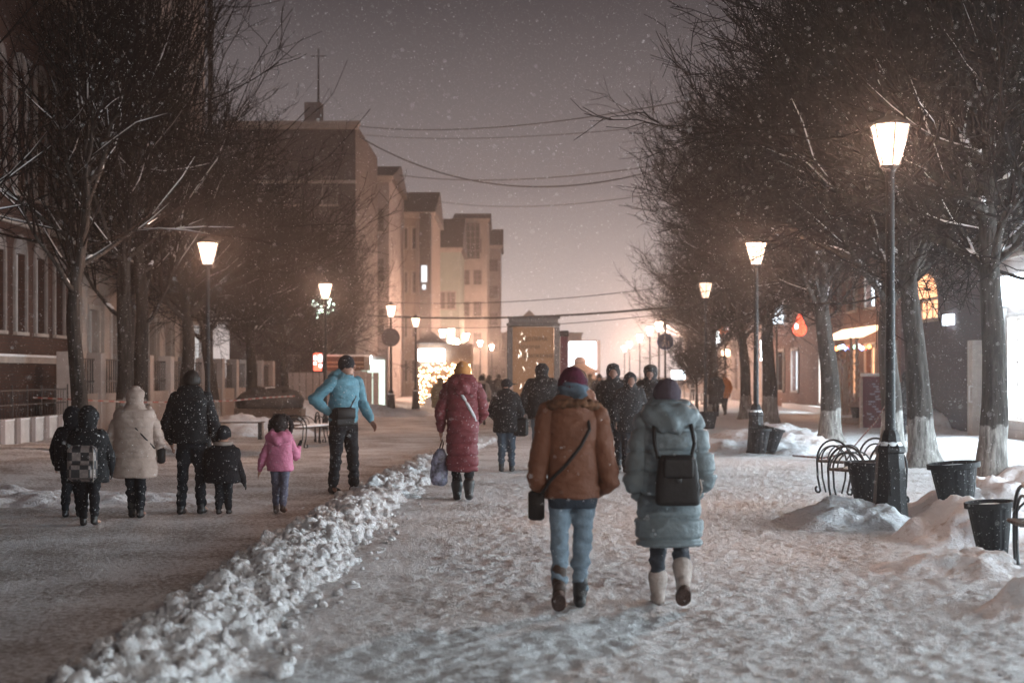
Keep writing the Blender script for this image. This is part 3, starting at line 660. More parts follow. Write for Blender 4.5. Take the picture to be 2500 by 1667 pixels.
# houses closing the left side, farther and farther back in the haze
def far_house(name, label, xl, xr, ytop, d, wm, T=12, **k):
    x0, x1 = X(xl, d), X(xr, d); H = Z(ytop, d); W = x1-x0
    n = max(2, int(W/1.7)); rows = [(z, z+1.5) for z in np.arange(1.2, H-2.2, 3.1)]
    return building(name, label, (x0, d, 0), 0, W, H, T, wm, k.pop('wins', grid_wins(W, n, .85, rows, .4)), frame=k.pop('frame', M_grey), pane=k.pop('pane', mat('window glass greyed for haze', (.12, .10, .095), .5)), **k)  # panes greyed, the distance haze is put into their colour
b = far_house('hotel_building', 'big dark building fading in haze behind the left trees', 560, 868, 300, 74, mat('dark stained render', (.11, .09, .088), .9, noise=.3, nscale=.6), roof=0, bands=(11.6,), frame=M_grey)
MB().box(3.6, 4.5, 2, 3, Z(300, 74), Z(232, 74)).build('chimney', M_grey, b)
m = MB(); m.box(0, 6, 1, 1.1, Z(300, 74), Z(290, 74)); m.build('parapet', M_dark, b)
t = empty('roof_mast', (X(768, 75), 75, 0), label='thin mast with a cross bar on the roof of the dark building', cat='mast')
m = MB(); m.tube([(0, 1.5, Z(300, 75)-.5), (0, 1.5, Z(103, 75))], [.09, .03], 6); m.tube([(-.42, 1.5, Z(122, 75)), (.42, 1.5, Z(122, 75))], .025, 5); m.build('pole', M_dark, t)
m = MB()
for a in (-2.2, 2.0): m.tube([(0, 1.5, Z(170, 75)), (a, 1.5, Z(300, 75))], .008, 3)
m.build('guy_wire', M_dark, t)
b = far_house('town_house', 'hazy house with a stepped roof between dark building and pale tall front', 868, 950, 432, 88, M_grey, roof=1.5)
b = far_house('town_house', 'tall pale house front with slanting roof edge in the haze', 946, 1054, 520, 100, M_beige, roof=2.2, sur=.1)
m = MB()
for u in (.1, 1.0, 2.0): m.box(u, u+.22, -.2, -.003, 0, Z(540, 100))
m.build('pilaster', M_pale, b)
b = empty('downpipe_tower', (X(1026, 98), 98, 0), label='narrow dark stair tower at the corner of the tall pale house', cat='tower')
MB().box(0, X(1052, 98)-X(1026, 98), -.6, 1, 0, Z(522, 98)).build('shaft', M_dark, b)
MB().box(.12, .5, -.66, -.603, Z(690, 98), Z(650, 98)).build('lit_sign', glow('dim pale sign', (.8, .85, .9), .7), b); MB().box(.18, .42, -.66, -.603, Z(708, 98), Z(696, 98)).build('lit_sign', MATS['dim pale sign'], b)
b = far_house('green_house', 'pale green flat house front between the two hazy houses', 1056, 1122, 606, 124, M_green, roof=3.2, lit={0: PALEW, 1: PALEW, 3: PALEW}, sur=.06)
b = far_house('town_house', 'tall hazy house with a dark glazed bay under its roof', 1112, 1190, 535, 140, M_pale, roof=1.2)
bay = MB(); bay.box(X(1126, 140)-X(1112, 140), X(1172, 140)-X(1112, 140), -1.0, -.003, Z(632, 140), Z(548, 140)); o = bay.build('glazed_bay', M_dark, b)
m = MB()
for i in range(5):
    x = X(1126, 140)-X(1112, 140)+.02+i*.45; m.box(x, x+.05, -1.03, -1.003, Z(632, 140), Z(548, 140))
for i in range(6):
    z = Z(632, 140)+.1+i*.62; m.box(X(1126, 140)-X(1112, 140), X(1172, 140)-X(1112, 140), -1.045, -1.031, z, z+.04)
m.build('glazing_bar', M_grey, o)
far_house('town_house', 'faintest gabled house at the end of the left side', 1180, 1222, 600, 165, M_grey, roof=2.5)
b = far_house('palace_front', 'distant low building with a triangular pediment behind the poster stand', 1150, 1420, 812, 215, M_grey, roof=0)
m = MB(); xa, xb = X(1232, 214)-X(1150, 215), X(1352, 214)-X(1150, 215); H = Z(812, 215); m.add([(xa,-1.2,H),(xb,-1.2,H),((xa+xb)/2,-1.2,Z(757, 214)),(xa,1,H),(xb,1,H),((xa+xb)/2,1,Z(757, 214))], [(0,1,2),(5,4,3),(0,3,4,1),(1,4,5,2),(2,5,3,0)]); m.build('pediment', M_stone, b)

# right side: local x runs towards the camera
GLASSW = glow('bright cold shop window', (.76, .91, 1), 12.5, True)
b = building('shop_building', 'pale shop building with glaring white windows at the right edge', (12.3, 36.3, 0), R(-90), 34.2, 8.6, 9, M_pale, [(1.2+i*2.7, 3.3+i*2.7, .55, 3.05) for i in range(12)]+[(1.3+i*3.0, 2.6+i*3.0, 4.6, 6.6) for i in range(11)], bars=(1, 0), pane=M_pane, lit={i: GLASSW for i in range(12)}, roof=1.2, surm=M_white, sur=.12)
MB().box(1.1, 34.0, -.30, -.003, 3.35, 4.05).build('fascia', glow('cool fascia light', (.7, .86, 1), 3.2), b)
for i in range(13): MB().box(.65+i*2.7, 1.0+i*2.7, -.14, -.004, 0, 3.3).build('pilaster', M_white, b)
m = MB()
for i in range(9): m.box(.0, 34.2, -.012, -.003, .3+i*.55, .32+i*.55)
m.build('joint', M_grey, b)
b = building('brick_house', 'dusky windowless brick house with a lit arched window high in its wall', (12.75, 46.6, 0), R(-90), 10.2, 6.4, 9, M_brick2, [(1.6, 4.0, 3.35, 4.0)], bars=(3, 1), pane=WARM, arch=False, roof=1.6, surm=M_stone)
m = MB(); n = 10; c, r = 2.8, 1.2
m.add([(c+r*math.cos(PI*i/n), -.012, 4.0+.75*math.sin(PI*i/n)) for i in range(n+1)], [tuple(range(n+1))[::-1]]); m.build('arch_light', WARM, b)
for dx in (.1, .5): MB().box(4.9+dx, 5.15+dx, -.16, -.01, 3.1, 3.4).build('lit_panel', COOL, b)
b = building('porch_house', 'warm lit porch house with a bright sloping awning behind the red box', (13.0, 56, 0), R(-90), 9.2, 6.6, 9, M_brick3, [(1.0+i*2.8, 2.4+i*2.8, .9, 2.7) for i in range(3)]+[(1.0+i*2.8, 2.4+i*2.8, 4.1, 5.3) for i in range(3)], bars=(1, 2), pane=WARM, roof=1.4, sur=.12, lit={3: M_pane, 4: COOL})
a = MB(); a.add([(.2,-.9,2.95),(7.0,-.9,2.95),(7.0,-.05,3.35),(.2,-.05,3.35),(.2,-.9,3.02),(7.0,-.9,3.02),(7.0,-.05,3.42),(.2,-.05,3.42)], [(0,3,2,1),(4,5,6,7),(0,1,5,4),(1,2,6,5),(2,3,7,6),(3,0,4,7)]); a.build('awning', glow('lit awning', (1, .60, .36), 1.6), b)
b = building('brick_shop', 'red brick shop with a bright white door window behind the second lamp', (13.4, 75, 0), R(-90), 18.8, 7.2, 9, M_brick3, [(3.5, 5.0, .9, 2.8), (7.0, 8.5, .9, 2.8), (13.2, 15.0, .45, 3.05)]+[(2+i*3.4, 3.4+i*3.4, 4.2, 5.8) for i in range(5)], bars=(0, 0), roof=1.4, lit={2: glow('white door light', (.85, .95, 1), 6), 1: COOL}, sur=.14)
m = MB()
for i, z in enumerate((1.05, 1.2, 2.5, 2.65, 2.8)): m.box(14.15, 14.85, .2, .215, z, z+.07)
m.build('window_sticker', glow('orange sticker', (1, .35, .12), 1.6), b)
MB().box(7.0, 18.0, -.5, -.1, 0, .3).build('snowy_step', M_snow, b)
for i, (y0, L, H, mm, lab) in enumerate(((92, 16, 7.5, M_grey, 'hazy grey house row beyond the brick shop'), (112, 18, 8.5, M_pale, 'pale hazy house beyond the far trees on the shop side'), (138, 24, 8, M_grey, 'last faint house of the shop side'))):
    x = 14.2+i*1.2; w = grid_wins(L, 6, 1.1, ((.8, 2.7), (4.2, 5.9)), .6)
    building('town_house', lab, (x, y0, 0), R(-90), L, H, 9, mm, w, lit={1: COOL, 3: WARM, 4: COOL, 8: WARM}, roof=1.5)

# ------------------------------------------------------------------ signs, stands and lights
M_metal = mat('dull metal', (.13, .125, .125), .3, .7, noise=.3, nscale=9)
def text_mesh(txt, size, depth=.004):
    c = bpy.data.curves.new('t', 'FONT'); c.body = txt; c.size = size; c.extrude = depth; c.align_x = 'CENTER'; c.align_y = 'CENTER'
    o = bpy.data.objects.new('t', c); COL.objects.link(o); dg = bpy.context.evaluated_depsgraph_get(); dg.update()
    me = bpy.data.meshes.new_from_object(o.evaluated_get(dg)); bpy.data.objects.remove(o); return me
def text(txt, size, loc, parent, m, rx=90, sx=1):
    o = link_mesh('lettering', text_mesh(txt, size), m, parent, False); o.location = loc; o.rotation_euler = (R(rx), 0, 0); o.scale = (sx, 1, 1); return o
d = 44; b = empty('poster_stand', (X(1302, d), d, 0), label='tall metal framed poster stand with a glowing amber panel', cat='poster stand')
w2 = (X(1366, d)-X(1238, d))/2; zt = Z(773, d)
m = MB(); m.bbox(-w2, -w2+.17, -.15, .15, 0, zt-.32, .02); m.bbox(w2-.17, w2, -.15, .15, 0, zt-.32, .02); m.bbox(-w2-.02, w2+.02, -.18, .18, zt-.30, zt-.2, .02); m.bbox(-w2-.02, w2+.02, -.18, .18, zt-.07, zt, .02); m.box(-w2+.05, w2-.05, -.12, .12, zt-.2, zt-.07); m.box(-w2+.17, w2-.17, -.1, .1, .05, .55); m.build('frame', M_metal, b)
m = MB(); m.box(-w2+.175, w2-.175, -.06, .06, .55, zt-.32); m.build('poster', mat('amber poster', (.20, .10, .05), .35, noise=.15, nscale=2, emit=((.85, .38, .14), .05), spec=.6), b)
M_ink = mat('dark ink', (.05, .03, .02), .6)
text('ДОЛИНА', .17, (.06, -.075, zt-.70), b, M_ink); text('ПОЛУЧИ', .15, (-.12, -.075, zt-.95), b, M_ink); text('ДВИЖЕНИЕ', .16, (.16, -.075, zt-1.22), b, M_ink)
m = MB(); rr = random.Random(8)
for k in range(13):
    x = rr.uniform(-.5, .12); z = rr.uniform(1.1, zt-.42); L = rr.uniform(.04, .3); m.tube([(x, -.066, z), (x+rr.uniform(-.06, .06), -.066, z-L*.5), (x+rr.uniform(-.05, .08), -.066, z-L)], [.004, rr.uniform(.008, .02), .004], 4)
m.build('light_streak', mat('glowing streak', (.75, .72, .7), .15, emit=((1, .85, .7), 1.2)), b)  # streaks of light on the poster, painted on with their own glow
d = 47; b = empty('red_column', (X(1377, d), d, 0), label='narrow dark red column right behind the poster stand', cat='advertising column')
m = MB(); m.bbox(-.125, .125, -.15, .15, 0, Z(812, d)-.13, .015); m.build('shaft', mat('wine red sheet', (.16, .045, .06), .5, noise=.3, nscale=4), b); MB().bbox(-.15, .15, -.17, .17, Z(812, d)-.13, Z(807, d), .02).build('cap', M_dark, b)
d = 90; b = empty('video_screen', (X(1422, d), d, 0), label='glaring white outdoor screen behind the domed kiosk', cat='screen')
w2 = (X(1455, d)-X(1387, d))/2
MB().bbox(-w2, w2, -.12, 0, Z(916, d), Z(834, d), .08).build('display', glow('white screen', (.86, .92, 1), 2.2), b)
m = MB(); m.bbox(-w2-.1, w2+.25, .003, .3, Z(918, d), Z(830, d), .05); m.box(-.2, .2, .05, .25, 0, Z(918, d)); m.build('frame', M_grey, b)
d = 82; b = empty('domed_kiosk', (X(1416, d), d, 0), label='small kiosk with domed roof standing before the bright screen', cat='kiosk')
m = MB(); m.lathe([(.95, 0), (.95, 1.75), (1.1, 1.8), (1.12, 1.9), (.55, 2.15), (.32, 2.3)], 8, rot=PI/8); m.build('body', mat('kiosk paint', (.27, .20, .16), .7, noise=.2, nscale=3), b)
MB().ell((0, 0, 2.42), (.36, .36, .3)).build('dome', M_grey, b, smooth=True); MB().ell((-.05, -.98, 1.35), (.1, .04, .32), 8, 6).build('lamp', glow('kiosk lamp', (1, .97, .9), 4), b); MB().ell((.18, -.98, .85), (.1, .04, .2), 8, 6).build('lamp', MATS['kiosk lamp'], b)
def round_sign(x, d, z, r, label, face, poleh=True, ink=None, xo=0):
    b = empty('round_sign', (x, d, 0), label=label, cat='road sign')
    m = MB(); n = 28
    m.rings([[(r*math.cos(2*PI*j/n), yy, z+r*math.sin(2*PI*j/n)) for j in range(n)] for yy in (0, -.02)]); m.build('disc', face, b)
    if poleh: MB().lathe([(.035, 0), (.035, z+.1)], 8, (0, .05, 0)).build('pole', M_iron2, b)
    if ink:
        m = MB()
        for a, b_, w_ in (((-.02, .20), (-.02, .12), .05), ((-.04, .1), (-.02, -.05), .055), ((-.03, -.05), (-.12, -.24), .028), ((-.01, -.05), (.06, -.24), .028), ((-.03, .08), (-.12, -.02), .02), ((-.01, .08), (.10, -.02), .02), ((.14, .02), (.14, -.08), .03), ((.14, -.08), (.11, -.22), .02), ((.14, -.08), (.19, -.22), .02)):
            s = r/.35; m.tube([(a[0]*s, -.026, z+a[1]*s), (b_[0]*s, -.026, z+b_[1]*s)], w_*.5*s, 6)
        m.ell((-.02*r/.35, -.026, z+.22*r/.35), (.03, .008, .035)); m.build('walker_symbol', ink, b)
    return b
round_sign(X(1624, 60), 60, Z(834, 60), .35, 'round blue walker sign on a thin pole left of the crowned lamp', mat('blue sign', (.05, .10, .22), .5, noise=.3, nscale=9), True, mat('sign white', (.45, .46, .5), .5))
round_sign(-4.85, 56.85, Z(824, 57), .37, 'round grey sign back fixed high on a lamp pole', mat('grey sign back', (.16, .13, .13), .5, noise=.2, nscale=6), False)
# signs and lights on the shop side
d = 58; b = empty('drop_sign', (X(1952, d), d, 0), label='glowing red drop-shaped sign hung before the brick shop', cat='sign')
m = MB(); n = 24; prof = []
for j in range(n):
    a = 2*PI*j/n; rr_ = .30*(1+0*a); x = .30*math.sin(a); z = -.30*math.cos(a)
    if math.cos(a) < -.2: z = z+.34*((-math.cos(a)-.2)/.8)**2; x *= (1-.45*((-math.cos(a)-.2)/.8))
    prof.append((x, z+Z(803, d)))
m.rings([[(x*.9, .05, z) for x, z in prof], [(x, 0, z) for x, z in prof], [(x*.85, -.07, z) for x, z in prof]]); m.build('drop', glow('red sign light', (1, .10, .05), 1.5), b)
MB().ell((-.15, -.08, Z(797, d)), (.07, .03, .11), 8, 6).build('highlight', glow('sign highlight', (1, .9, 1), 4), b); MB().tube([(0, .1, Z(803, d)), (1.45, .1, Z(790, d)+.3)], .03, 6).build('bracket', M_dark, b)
def box_sign(name, xl, xr, yt, yb, d, m, label, parts=(), post=True, cat='sign'):
    b = empty(name, (X((xl+xr)/2, d), d, 0), label=label, cat=cat); w2 = (X(xr, d)-X(xl, d))/2
    MB().bbox(-w2, w2, -.12, .12, Z(yb, d), Z(yt, d), .02).build('light_box', m, b)
    for (a, c, e_, f, mm) in parts: MB().box(-w2+2*w2*a, -w2+2*w2*c, -.135, -.122, Z(yb, d)+(Z(yt, d)-Z(yb, d))*e_, Z(yb, d)+(Z(yt, d)-Z(yb, d))*f).build('symbol', mm, b)
    if post: MB().box(-.04, .04, -.04, .04, 0, Z(yb, d)).build('post', M_dark, b)
    return b
REDG = glow('red box light', (1, .12, .07), 1.4); WHG = glow('white symbol light', (1, .85, .9), 3.5)
box_sign('red_sign', 766, 795, 862, 905, 61, REDG, 'glowing red box sign with white symbols beside the kiosk', ((.42, .9, .52, .9, WHG), (.05, .25, .62, .85, WHG), (.05, .25, .35, .5, WHG), (.5, .92, .2, .38, WHG)))
box_sign('orange_sign', 1757, 1782, 788, 815, 76, glow('orange box light', (1, .28, .12), 1.6), 'small orange box sign glowing between the far trees', ((.2, .9, .35, .5, WHG), (.2, .9, .62, .75, WHG)))
box_sign('lamp_sign', 1762, 1781, 853, 869, 78, glow('peach light', (1, .62, .4), 5), 'small peach glowing box under the orange sign')
box_sign('white_light_strip', 1858, 1868, 830, 880, 66, glow('white strip', (.85, .95, 1), 7), 'lit window showing as a white strip between two trunks')  # stands in for a lit window in the gap, built as a light box
box_sign('white_light_strip', 1743, 1757, 808, 838, 88, glow('white strip', (.85, .95, 1), 5), 'short white sign left of the orange box sign')
box_sign('shop_sign', 1640, 1672, 905, 925, 96, glow('cool sign', (.8, .93, 1), 4), 'small cold white sign low behind the dark little tree')
box_sign('shop_sign', 1880, 1912, 745, 790, 70, COOL, 'pale lit window box above the red drop sign', post=True)
# bulbs of coloured light on the porch
G_B = 'coloured bulbs strung along the porch'
BC = {'orange': ((1, .25, .06), 5), 'blue': ((.3, .4, 1), 5), 'green': ((.5, 1, .75), 3), 'red': ((1, .08, .04), 4), 'white': ((.9, .95, 1), 4)}
pos = [(2042, 851, 'orange'), (2050, 848, 'green'), (2058, 846, 'blue'), (2067, 853, 'blue'), (2077, 846, 'red'), (2088, 847, 'green'), (2104, 850, 'blue'), (2122, 846, 'orange'), (2157, 838, 'red'), (2158, 846, 'red'), (2112, 848, 'red'), (2096, 845, 'white')]
st = empty('string_lights', (0, 46, 0), label='string of coloured bulbs above the carved gate', cat='string lights')
m = MB(); m.tube([(X(x, 46), 0, Z(y, 46)+.05) for x, y, c in sorted(pos)], .006, 4); m.build('cable', M_dark, st)
for x, y, c in pos: MB().ell((X(x, 46), 0, Z(y, 46)), (.07, .07, .07), 8, 6).build('bulb', glow(c+' bulb', *BC[c]), st, smooth=True)
# carved wooden gate post with scroll
d = 45; x0 = X(2046, d); b = empty('carved_gate', (x0, d, 0), label='carved pale gate with scroll bracket and wavy columns beside the red box', cat='gate')
M_carve = mat('pale carved wood', (.50, .40, .33), .7, noise=.25, nscale=6)
m = MB(); m.box(.0, .1, 0, .1, 0, Z(880, d)); m.box(.16, .27, 0, .1, .35, Z(890, d)); m.build('post', M_carve, b)
m = MB(); m.tube([(.30+.0, .05, .4), (.30, .05, Z(850, d))], .045, 8); m.tube([(.42+.02*math.sin(k*2.2), .05, .75+k*.09) for k in range(24)], [.05+.02*math.cos(k*2.2) for k in range(24)], 8); m.tube([(.60+.02*math.sin(k*2.2+1), .05, .75+k*.09) for k in range(24)], [.055+.02*math.cos(k*2.2) for k in range(24)], 8); m.build('wavy_column', M_carve, b, smooth=True)
m = MB(); m.tube([(.12+(.02+.012*k)*math.cos(k*.55), -.02, Z(868, d)+(.02+.012*k)*math.sin(k*.55)) for k in range(16)], .022, 6); m.tube([(.0, -.02, Z(893, d)), (.12, -.02, Z(896, d)), (.24, -.02, Z(885, d)), (.30, -.02, Z(862, d))], .025, 6); m.build('scroll', M_carve, b, smooth=True)
m = MB(); m.box(.02, .8, -.05, .15, .58, .76); m.box(-.02, 1.1, -.12, .25, .1, .3); m.box(.72, .82, 0, .1, .3, 1.75); m.build('shelf', M_carve, b)
MB().box(-.02, 1.1, -.14, .25, .302, .38).build('shelf_snow', M_snow, b)
MB().lathe([(.12, .0), (.19, .34)], 10, (.5, -.3, .3)).build('pot', M_dark, b)
d = 43; b = empty('red_cabinet', (X(2130, d), d, 0), R(-8), label='wine red poster cabinet capped with snow behind the nearest lamp', cat='cabinet')
m = MB(); m.bbox(-.30, .36, -.2, .25, 0, 1.6, .02); m.build('body', mat('wine red paint', (.15, .022, .035), .45, noise=.35, nscale=3), b)
MB().bbox(-.34, .40, -.24, .29, 1.605, 1.70, .03).build('snow_cap', M_snow, b, smooth=True)
MB().box(-.37, -.303, -.18, .2, 0, 1.5).build('side_board', M_carve, b)
rr = random.Random(4)
for k in range(15): x = rr.uniform(-.12, .2); z = .3+k*.075; MB().box(x-.08, x+rr.uniform(0, .12), -.206, -.203, z, z+.045).build('print', mat('pale print', (.34, .28, .36), .6), b)
# fluted gate column by the shop and low kerb objects
d = 37.2; b = empty('gate_column', (X(2386, d), d, 0), label='pale grey gate column at the corner of the dusky brick house', cat='column')
MB().bbox(-.2, .2, -.2, .2, 0, 2.55, .02).build('shaft', M_stone, b); m = MB(); m.tube([(-.28, -.22, .95), (-.28, -.22, 1.35)], .02, 6); m.tube([(-.28, -.22, .95), (-.2, -.2, .95)], .02, 6); m.tube([(-.28, -.22, 1.35), (-.2, -.2, 1.35)], .02, 6); m.build('handle', M_white, b)

# pavilion with LED sign and light curtain
d = 76; b = empty('market_pavilion', (X(1020, d), d, 0), label='pavilion with a glaring white sign over a curtain of warm lights', cat='pavilion')
Wp = X(1150, d)-X(1020, d); Hp = Z(838, d)
m = MB(); m.box(0, Wp, .6, 4, 0, Hp); m.build('body', mat('pavilion wall', (.2, .13, .09), .8, noise=.3, nscale=2), b)
MB().add([(-.2,-.2,Hp),(Wp*.55,-.2,Hp),(Wp*.25,-.2,Z(808, d)),(-.2,4,Hp),(Wp*.55,4,Hp),(Wp*.25,4,Z(808, d))], [(0,1,2),(5,4,3),(0,3,4,1),(1,4,5,2),(2,5,3,0)]).build('roof', M_roof, b)
MB().bbox(0, X(1085, d)-X(1020, d), .2, .58, Z(881, d), Z(852, d), .04).build('light_sign', glow('cold white sign', (.8, .92, 1), 7), b)
m = MB(); rr = random.Random(2)
for k in range(420):
    x = rr.uniform(.0, Wp-.02); z = rr.uniform(.15, Z(886, d)); r_ = rr.uniform(.018, .04); m.ell((x, .45+rr.uniform(-.08, .08), z), (r_, r_, r_), 5, 3)
m.build('bulb_curtain', glow('warm bulbs', (1, .62, .32), 11), b, kind='stuff')
m = MB()
for i in range(9): x = i*Wp/8; m.tube([(x, .5, 0), (x+.03, .5, Z(884, d))], .02, 5)
m.build('curtain_pole', M_dark, b)
heapm = MB(); heapm.ell((.9, -.6, .05), (.55, .4, .55)); heapm.build('snow_pile', M_snow, b, smooth=True)
# kiosk with red sign
d = 62; b = empty('brown_kiosk', (X(797, d), d, 0), label='brown boarded kiosk with snowy roof behind the man in the blue jacket', cat='kiosk')
Wk = X(885, d)-X(797, d); m = MB(); m.box(0, Wk, 0, 2.2, 0, Z(905, d)); m.build('body', M_pale, b)
m = MB(); m.box(-.1, Wk+.1, -.25, 2.4, Z(904, d), Z(870, d)); m.build('sign_board', M_brown, b); MB().box(-.12, Wk+.12, -.3, 2.4, Z(869.9, d), Z(866, d)).build('roof_snow', M_snow, b)
for z in (886, 896): MB().box(-.08, Wk+.08, -.29, -.253, Z(z, d), Z(z-3, d)).build('slat', mat('pale slat', (.4, .28, .2), .7), b)
d = 66; b = empty('shop_window', (X(880, d), d, 0), label='tall pale green lit display window right of the kiosk', cat='window')
Ws = X(940, d)-X(880, d); PG = mat('pale green window light', (.3, .34, .3), .4, noise=.5, nscale=2.5, emit=((.68, .86, .72), .75))
MB().box(0, Ws, 0, .05, Z(992, d)*0+.25, Z(878, d)).build('display', PG, b); MB().box(-.25, Ws*.45, -.15, -.003, Z(890, d), Z(868, d)).build('light_sign', glow('cool sign bright', (.85, .95, 1), 5), b)
m = MB(); m.box(-.08, 0, -.06, .3, 0, Z(870, d)); m.box(Ws, Ws+.12, -.06, .3, 0, Z(850, d)); m.box(0, Ws, -.02, .3, 0, .25); m.box(0, Ws, .053, .3, .25, Z(870, d)); m.build('frame', M_grey, b)
d = 60; b = empty('light_ornament', (X(787, d), d, 0), label='cluster of greenish white ornament lights beside a lamp pole', cat='light ornament')
m = MB(); rr = random.Random(6)
for k in range(46): a = rr.uniform(0, 6.28); q = rr.uniform(.05, .5); m.ell((q*math.cos(a), rr.uniform(-.1, .1), Z(752, d)+q*math.sin(a)), (rr.uniform(.02, .05), .03, rr.uniform(.02, .05)), 6, 4)
m.build('light_cluster', glow('greenish white light', (.7, 1, .82), 5), b); MB().tube([(0, .1, 0), (0, .1, Z(752, d))], .04, 6).build('pole', M_iron2, b)
# small bare tree with whitish stake fence in the distance on the shop side
b = make_tree(77, 3.9, 1.6, .07, 1.3, 9, shoots=9, plain=True, twig=.009); b.location = (X(1700, 64), 64, 0); tag(b, 'small dense bare tree behind the hood of the person in teal', 'tree')
b = empty('slat_fence', (X(1655, 75), 75, 0), label='low fence of pale upright slats behind the crowned lamp', cat='fence')
for i in range(9): MB().box(i*.3, i*.3+.08, -.03, .03, 0, 1.15).build('slat', M_white, b)
m = MB(); m.box(0, 2.5, .031, .06, .3, .36); m.box(0, 2.5, .031, .06, .9, .96); m.build('rail', M_white, b)
b = empty('slat_fence', (X(700, 60), 60, 0), label='grey board fence behind the pink child and blue jacket', cat='fence')
for i in range(14): MB().box(i*.28, i*.28+.24, -.03, .03, 0, 1.75).build('slat', M_grey, b)
m = MB(); m.box(0, 3.9, .031, .06, .3, .36); m.box(0, 3.9, .031, .06, 1.5, 1.56); m.build('rail', M_grey, b)

# overhead wires
G_W = 'wires strung across the street'
def wire(pts, r, label):
    Pts = []
    a, c = pts
    for k in range(25):
        t = k/24; p_ = Vector(a).lerp(Vector(c), t); p_.z -= pts_sag[0]*4*t*(1-t); Pts.append(p_)
    o = MB().tube(Pts, r, 4).build('overhead_wire', M_dark, None, smooth=True); tag(o, label, 'wire', G_W)
for (x0, y0, x1, y1, d0, d1, sag, r, lab) in (
    (850, 305, 1680, 245, 76, 44, .55, .018, 'topmost thin wire from the dark building to the right trees'),
    (870, 328, 1680, 300, 76, 44, .35, .012, 'second wire from the top across the sky'),
    (870, 330, 1640, 405, 76, 60, 1.7, .03, 'thick sagging wire slanting down from the dark building'),
    (975, 428, 1600, 405, 90, 60, .45, .022, 'wire crossing the sky at the level of the slanting roof'),
    (1060, 490, 1620, 470, 95, 60, .5, .016, 'faint wire just under the middle of the sky'),
    (760, 722, 1700, 690, 70, 52, .55, .015, 'low thin wire above the poster stand'),
    (900, 770, 1720, 742, 66, 50, .28, .04, 'thick low wire running right above the poster stand'),
    (900, 795, 1680, 760, 66, 50, .3, .014, 'lowest faint wire behind the poster stand')):
    pts_sag = [sag]; wire((P(x0, y0, d0), P(x1, y1, d1)), r, lab)

# ------------------------------------------------------------------ benches, planters, tape
M_pot = mat('black plastic planter', (.012, .013, .015), .65, noise=.3, nscale=12, spec=.2, speck=.08)
M_rail = mat('black wrought iron', (.015, .016, .018), .45, .3, spec=.5)
M_plank = mat('bench plank', (.085, .06, .048), .7, noise=.4, nscale=9, stretch=(1, 9, 9))
def planter(name, x, y, z, r, h, tilt, label, az=0):
    rg = []; n = 40
    def ring(rad, zz, fl=0): return [((rad-(fl*(j % 4 == 0)))*math.cos(2*PI*j/n), (rad-(fl*(j % 4 == 0)))*math.sin(2*PI*j/n), zz) for j in range(n)]
    m = MB(); m.rings([ring(r*.55, 0), ring(r*.6, .02, .008), ring(r*.86, h*.86, .008), ring(r*.88, h*.88), ring(r, h*.885), ring(r, h*.985), ring(r*.93, h*.985), ring(r*.85, h*.9)])
    b = empty(name, (x, y, z), az, label=label, cat='planter', group='black planters by the lamps'); b.rotation_euler = (tilt[0], tilt[1], az)
    m.build('pot', M_pot, b); s = MB(); s.ell((0, 0, h*.87), (r*.85, r*.85, h*.08), 16, 6); s.build('snow_fill', M_snow, b, smooth=True)
planter('planter', 4.98, 15.9, .12, .29, .56, (0, R(-5)), 'black ribbed planter right against the nearest lamp pedestal')
planter('planter', X(2424, 12.8), 12.8, .02, .22, .5, (0, R(-4)), 'single black ribbed planter standing in the snow heap at the right')
planter('planter', X(2122, 17.4), 17.4, .10, .30, .5, (0, 0), 'black planter between the benches and the nearest lamp')
planter('planter', X(1852, 29.2), 29.2, .05, .24, .52, (0, R(3)), 'black planter at the foot of the second lamp on its left')
planter('planter', X(1878, 29.7), 29.7, .05, .22, .52, (0, R(14)), 'tilted black planter at the foot of the second lamp on its right')
planter('planter', X(1728, 41), 41, .1, .32, .5, (0, 0), 'dark planter hanging low on the crowned lamp')
def bench(x, y, rz, label, L=1.7, snow=True, arcs=True):
    b = empty('park_bench', (x, y, 0), rz, label=label, cat='bench', group='curved iron benches')
    m = MB()
    for i in range(5): m.bbox(-L/2, L/2, -.22+i*.092, -.14+i*.092, .42, .455, .008)
    m.build('seat', M_plank, b)
    for sx in (-L/2+.08, L/2-.08):
        m = MB(); 
        if arcs:
            def arc(cx, cz, r, a0, a1, k=14): return [(sx, cx+r*math.cos(a0+(a1-a0)*i/k), cz+r*math.sin(a0+(a1-a0)*i/k)) for i in range(k+1)]
            m.tube(arc(0, .44, .30, 0, PI), .016, 6); m.tube(arc(0, .44, .22, 0, PI), .013, 6)
            m.tube([(sx, -.30, .44), (sx, -.285, .2), (sx, -.24, .03)]+arc(-.28, .035, .045, 0, -4.2, 8), .016, 6)
            m.tube([(sx, .30, .44), (sx, .285, .2), (sx, .24, .03)]+[(sx, .28-.045*math.cos(-a), .035-.045*math.sin(a)) for a in np.linspace(0, 4.2, 8)], .016, 6)
            m.tube([(sx, -.22, .44), (sx, -.20, .2), (sx, -.14, 0)], .014, 6); m.tube([(sx, .22, .44), (sx, .2, .2), (sx, .14, 0)], .014, 6)
        else:
            m.box(sx-.05, sx+.05, -.18, .18, 0, .42)
        m.build('leg', M_rail, b)
    if arcs:
        for k, sx in enumerate(np.linspace(-L/2+.35, L/2-.35, 3)):
            m = MB(); m.tube([(sx+.27*math.cos(a), .27, .44+.2*math.sin(a)) for a in np.linspace(0, PI, 12)], .011, 6); m.build('back_arc', M_rail, b)
    if snow:
        s = MB(); s.ell((0, -.02, .455), (L*.46, .19, .045), 20, 6); s.build('snow', M_snow, b, smooth=True)
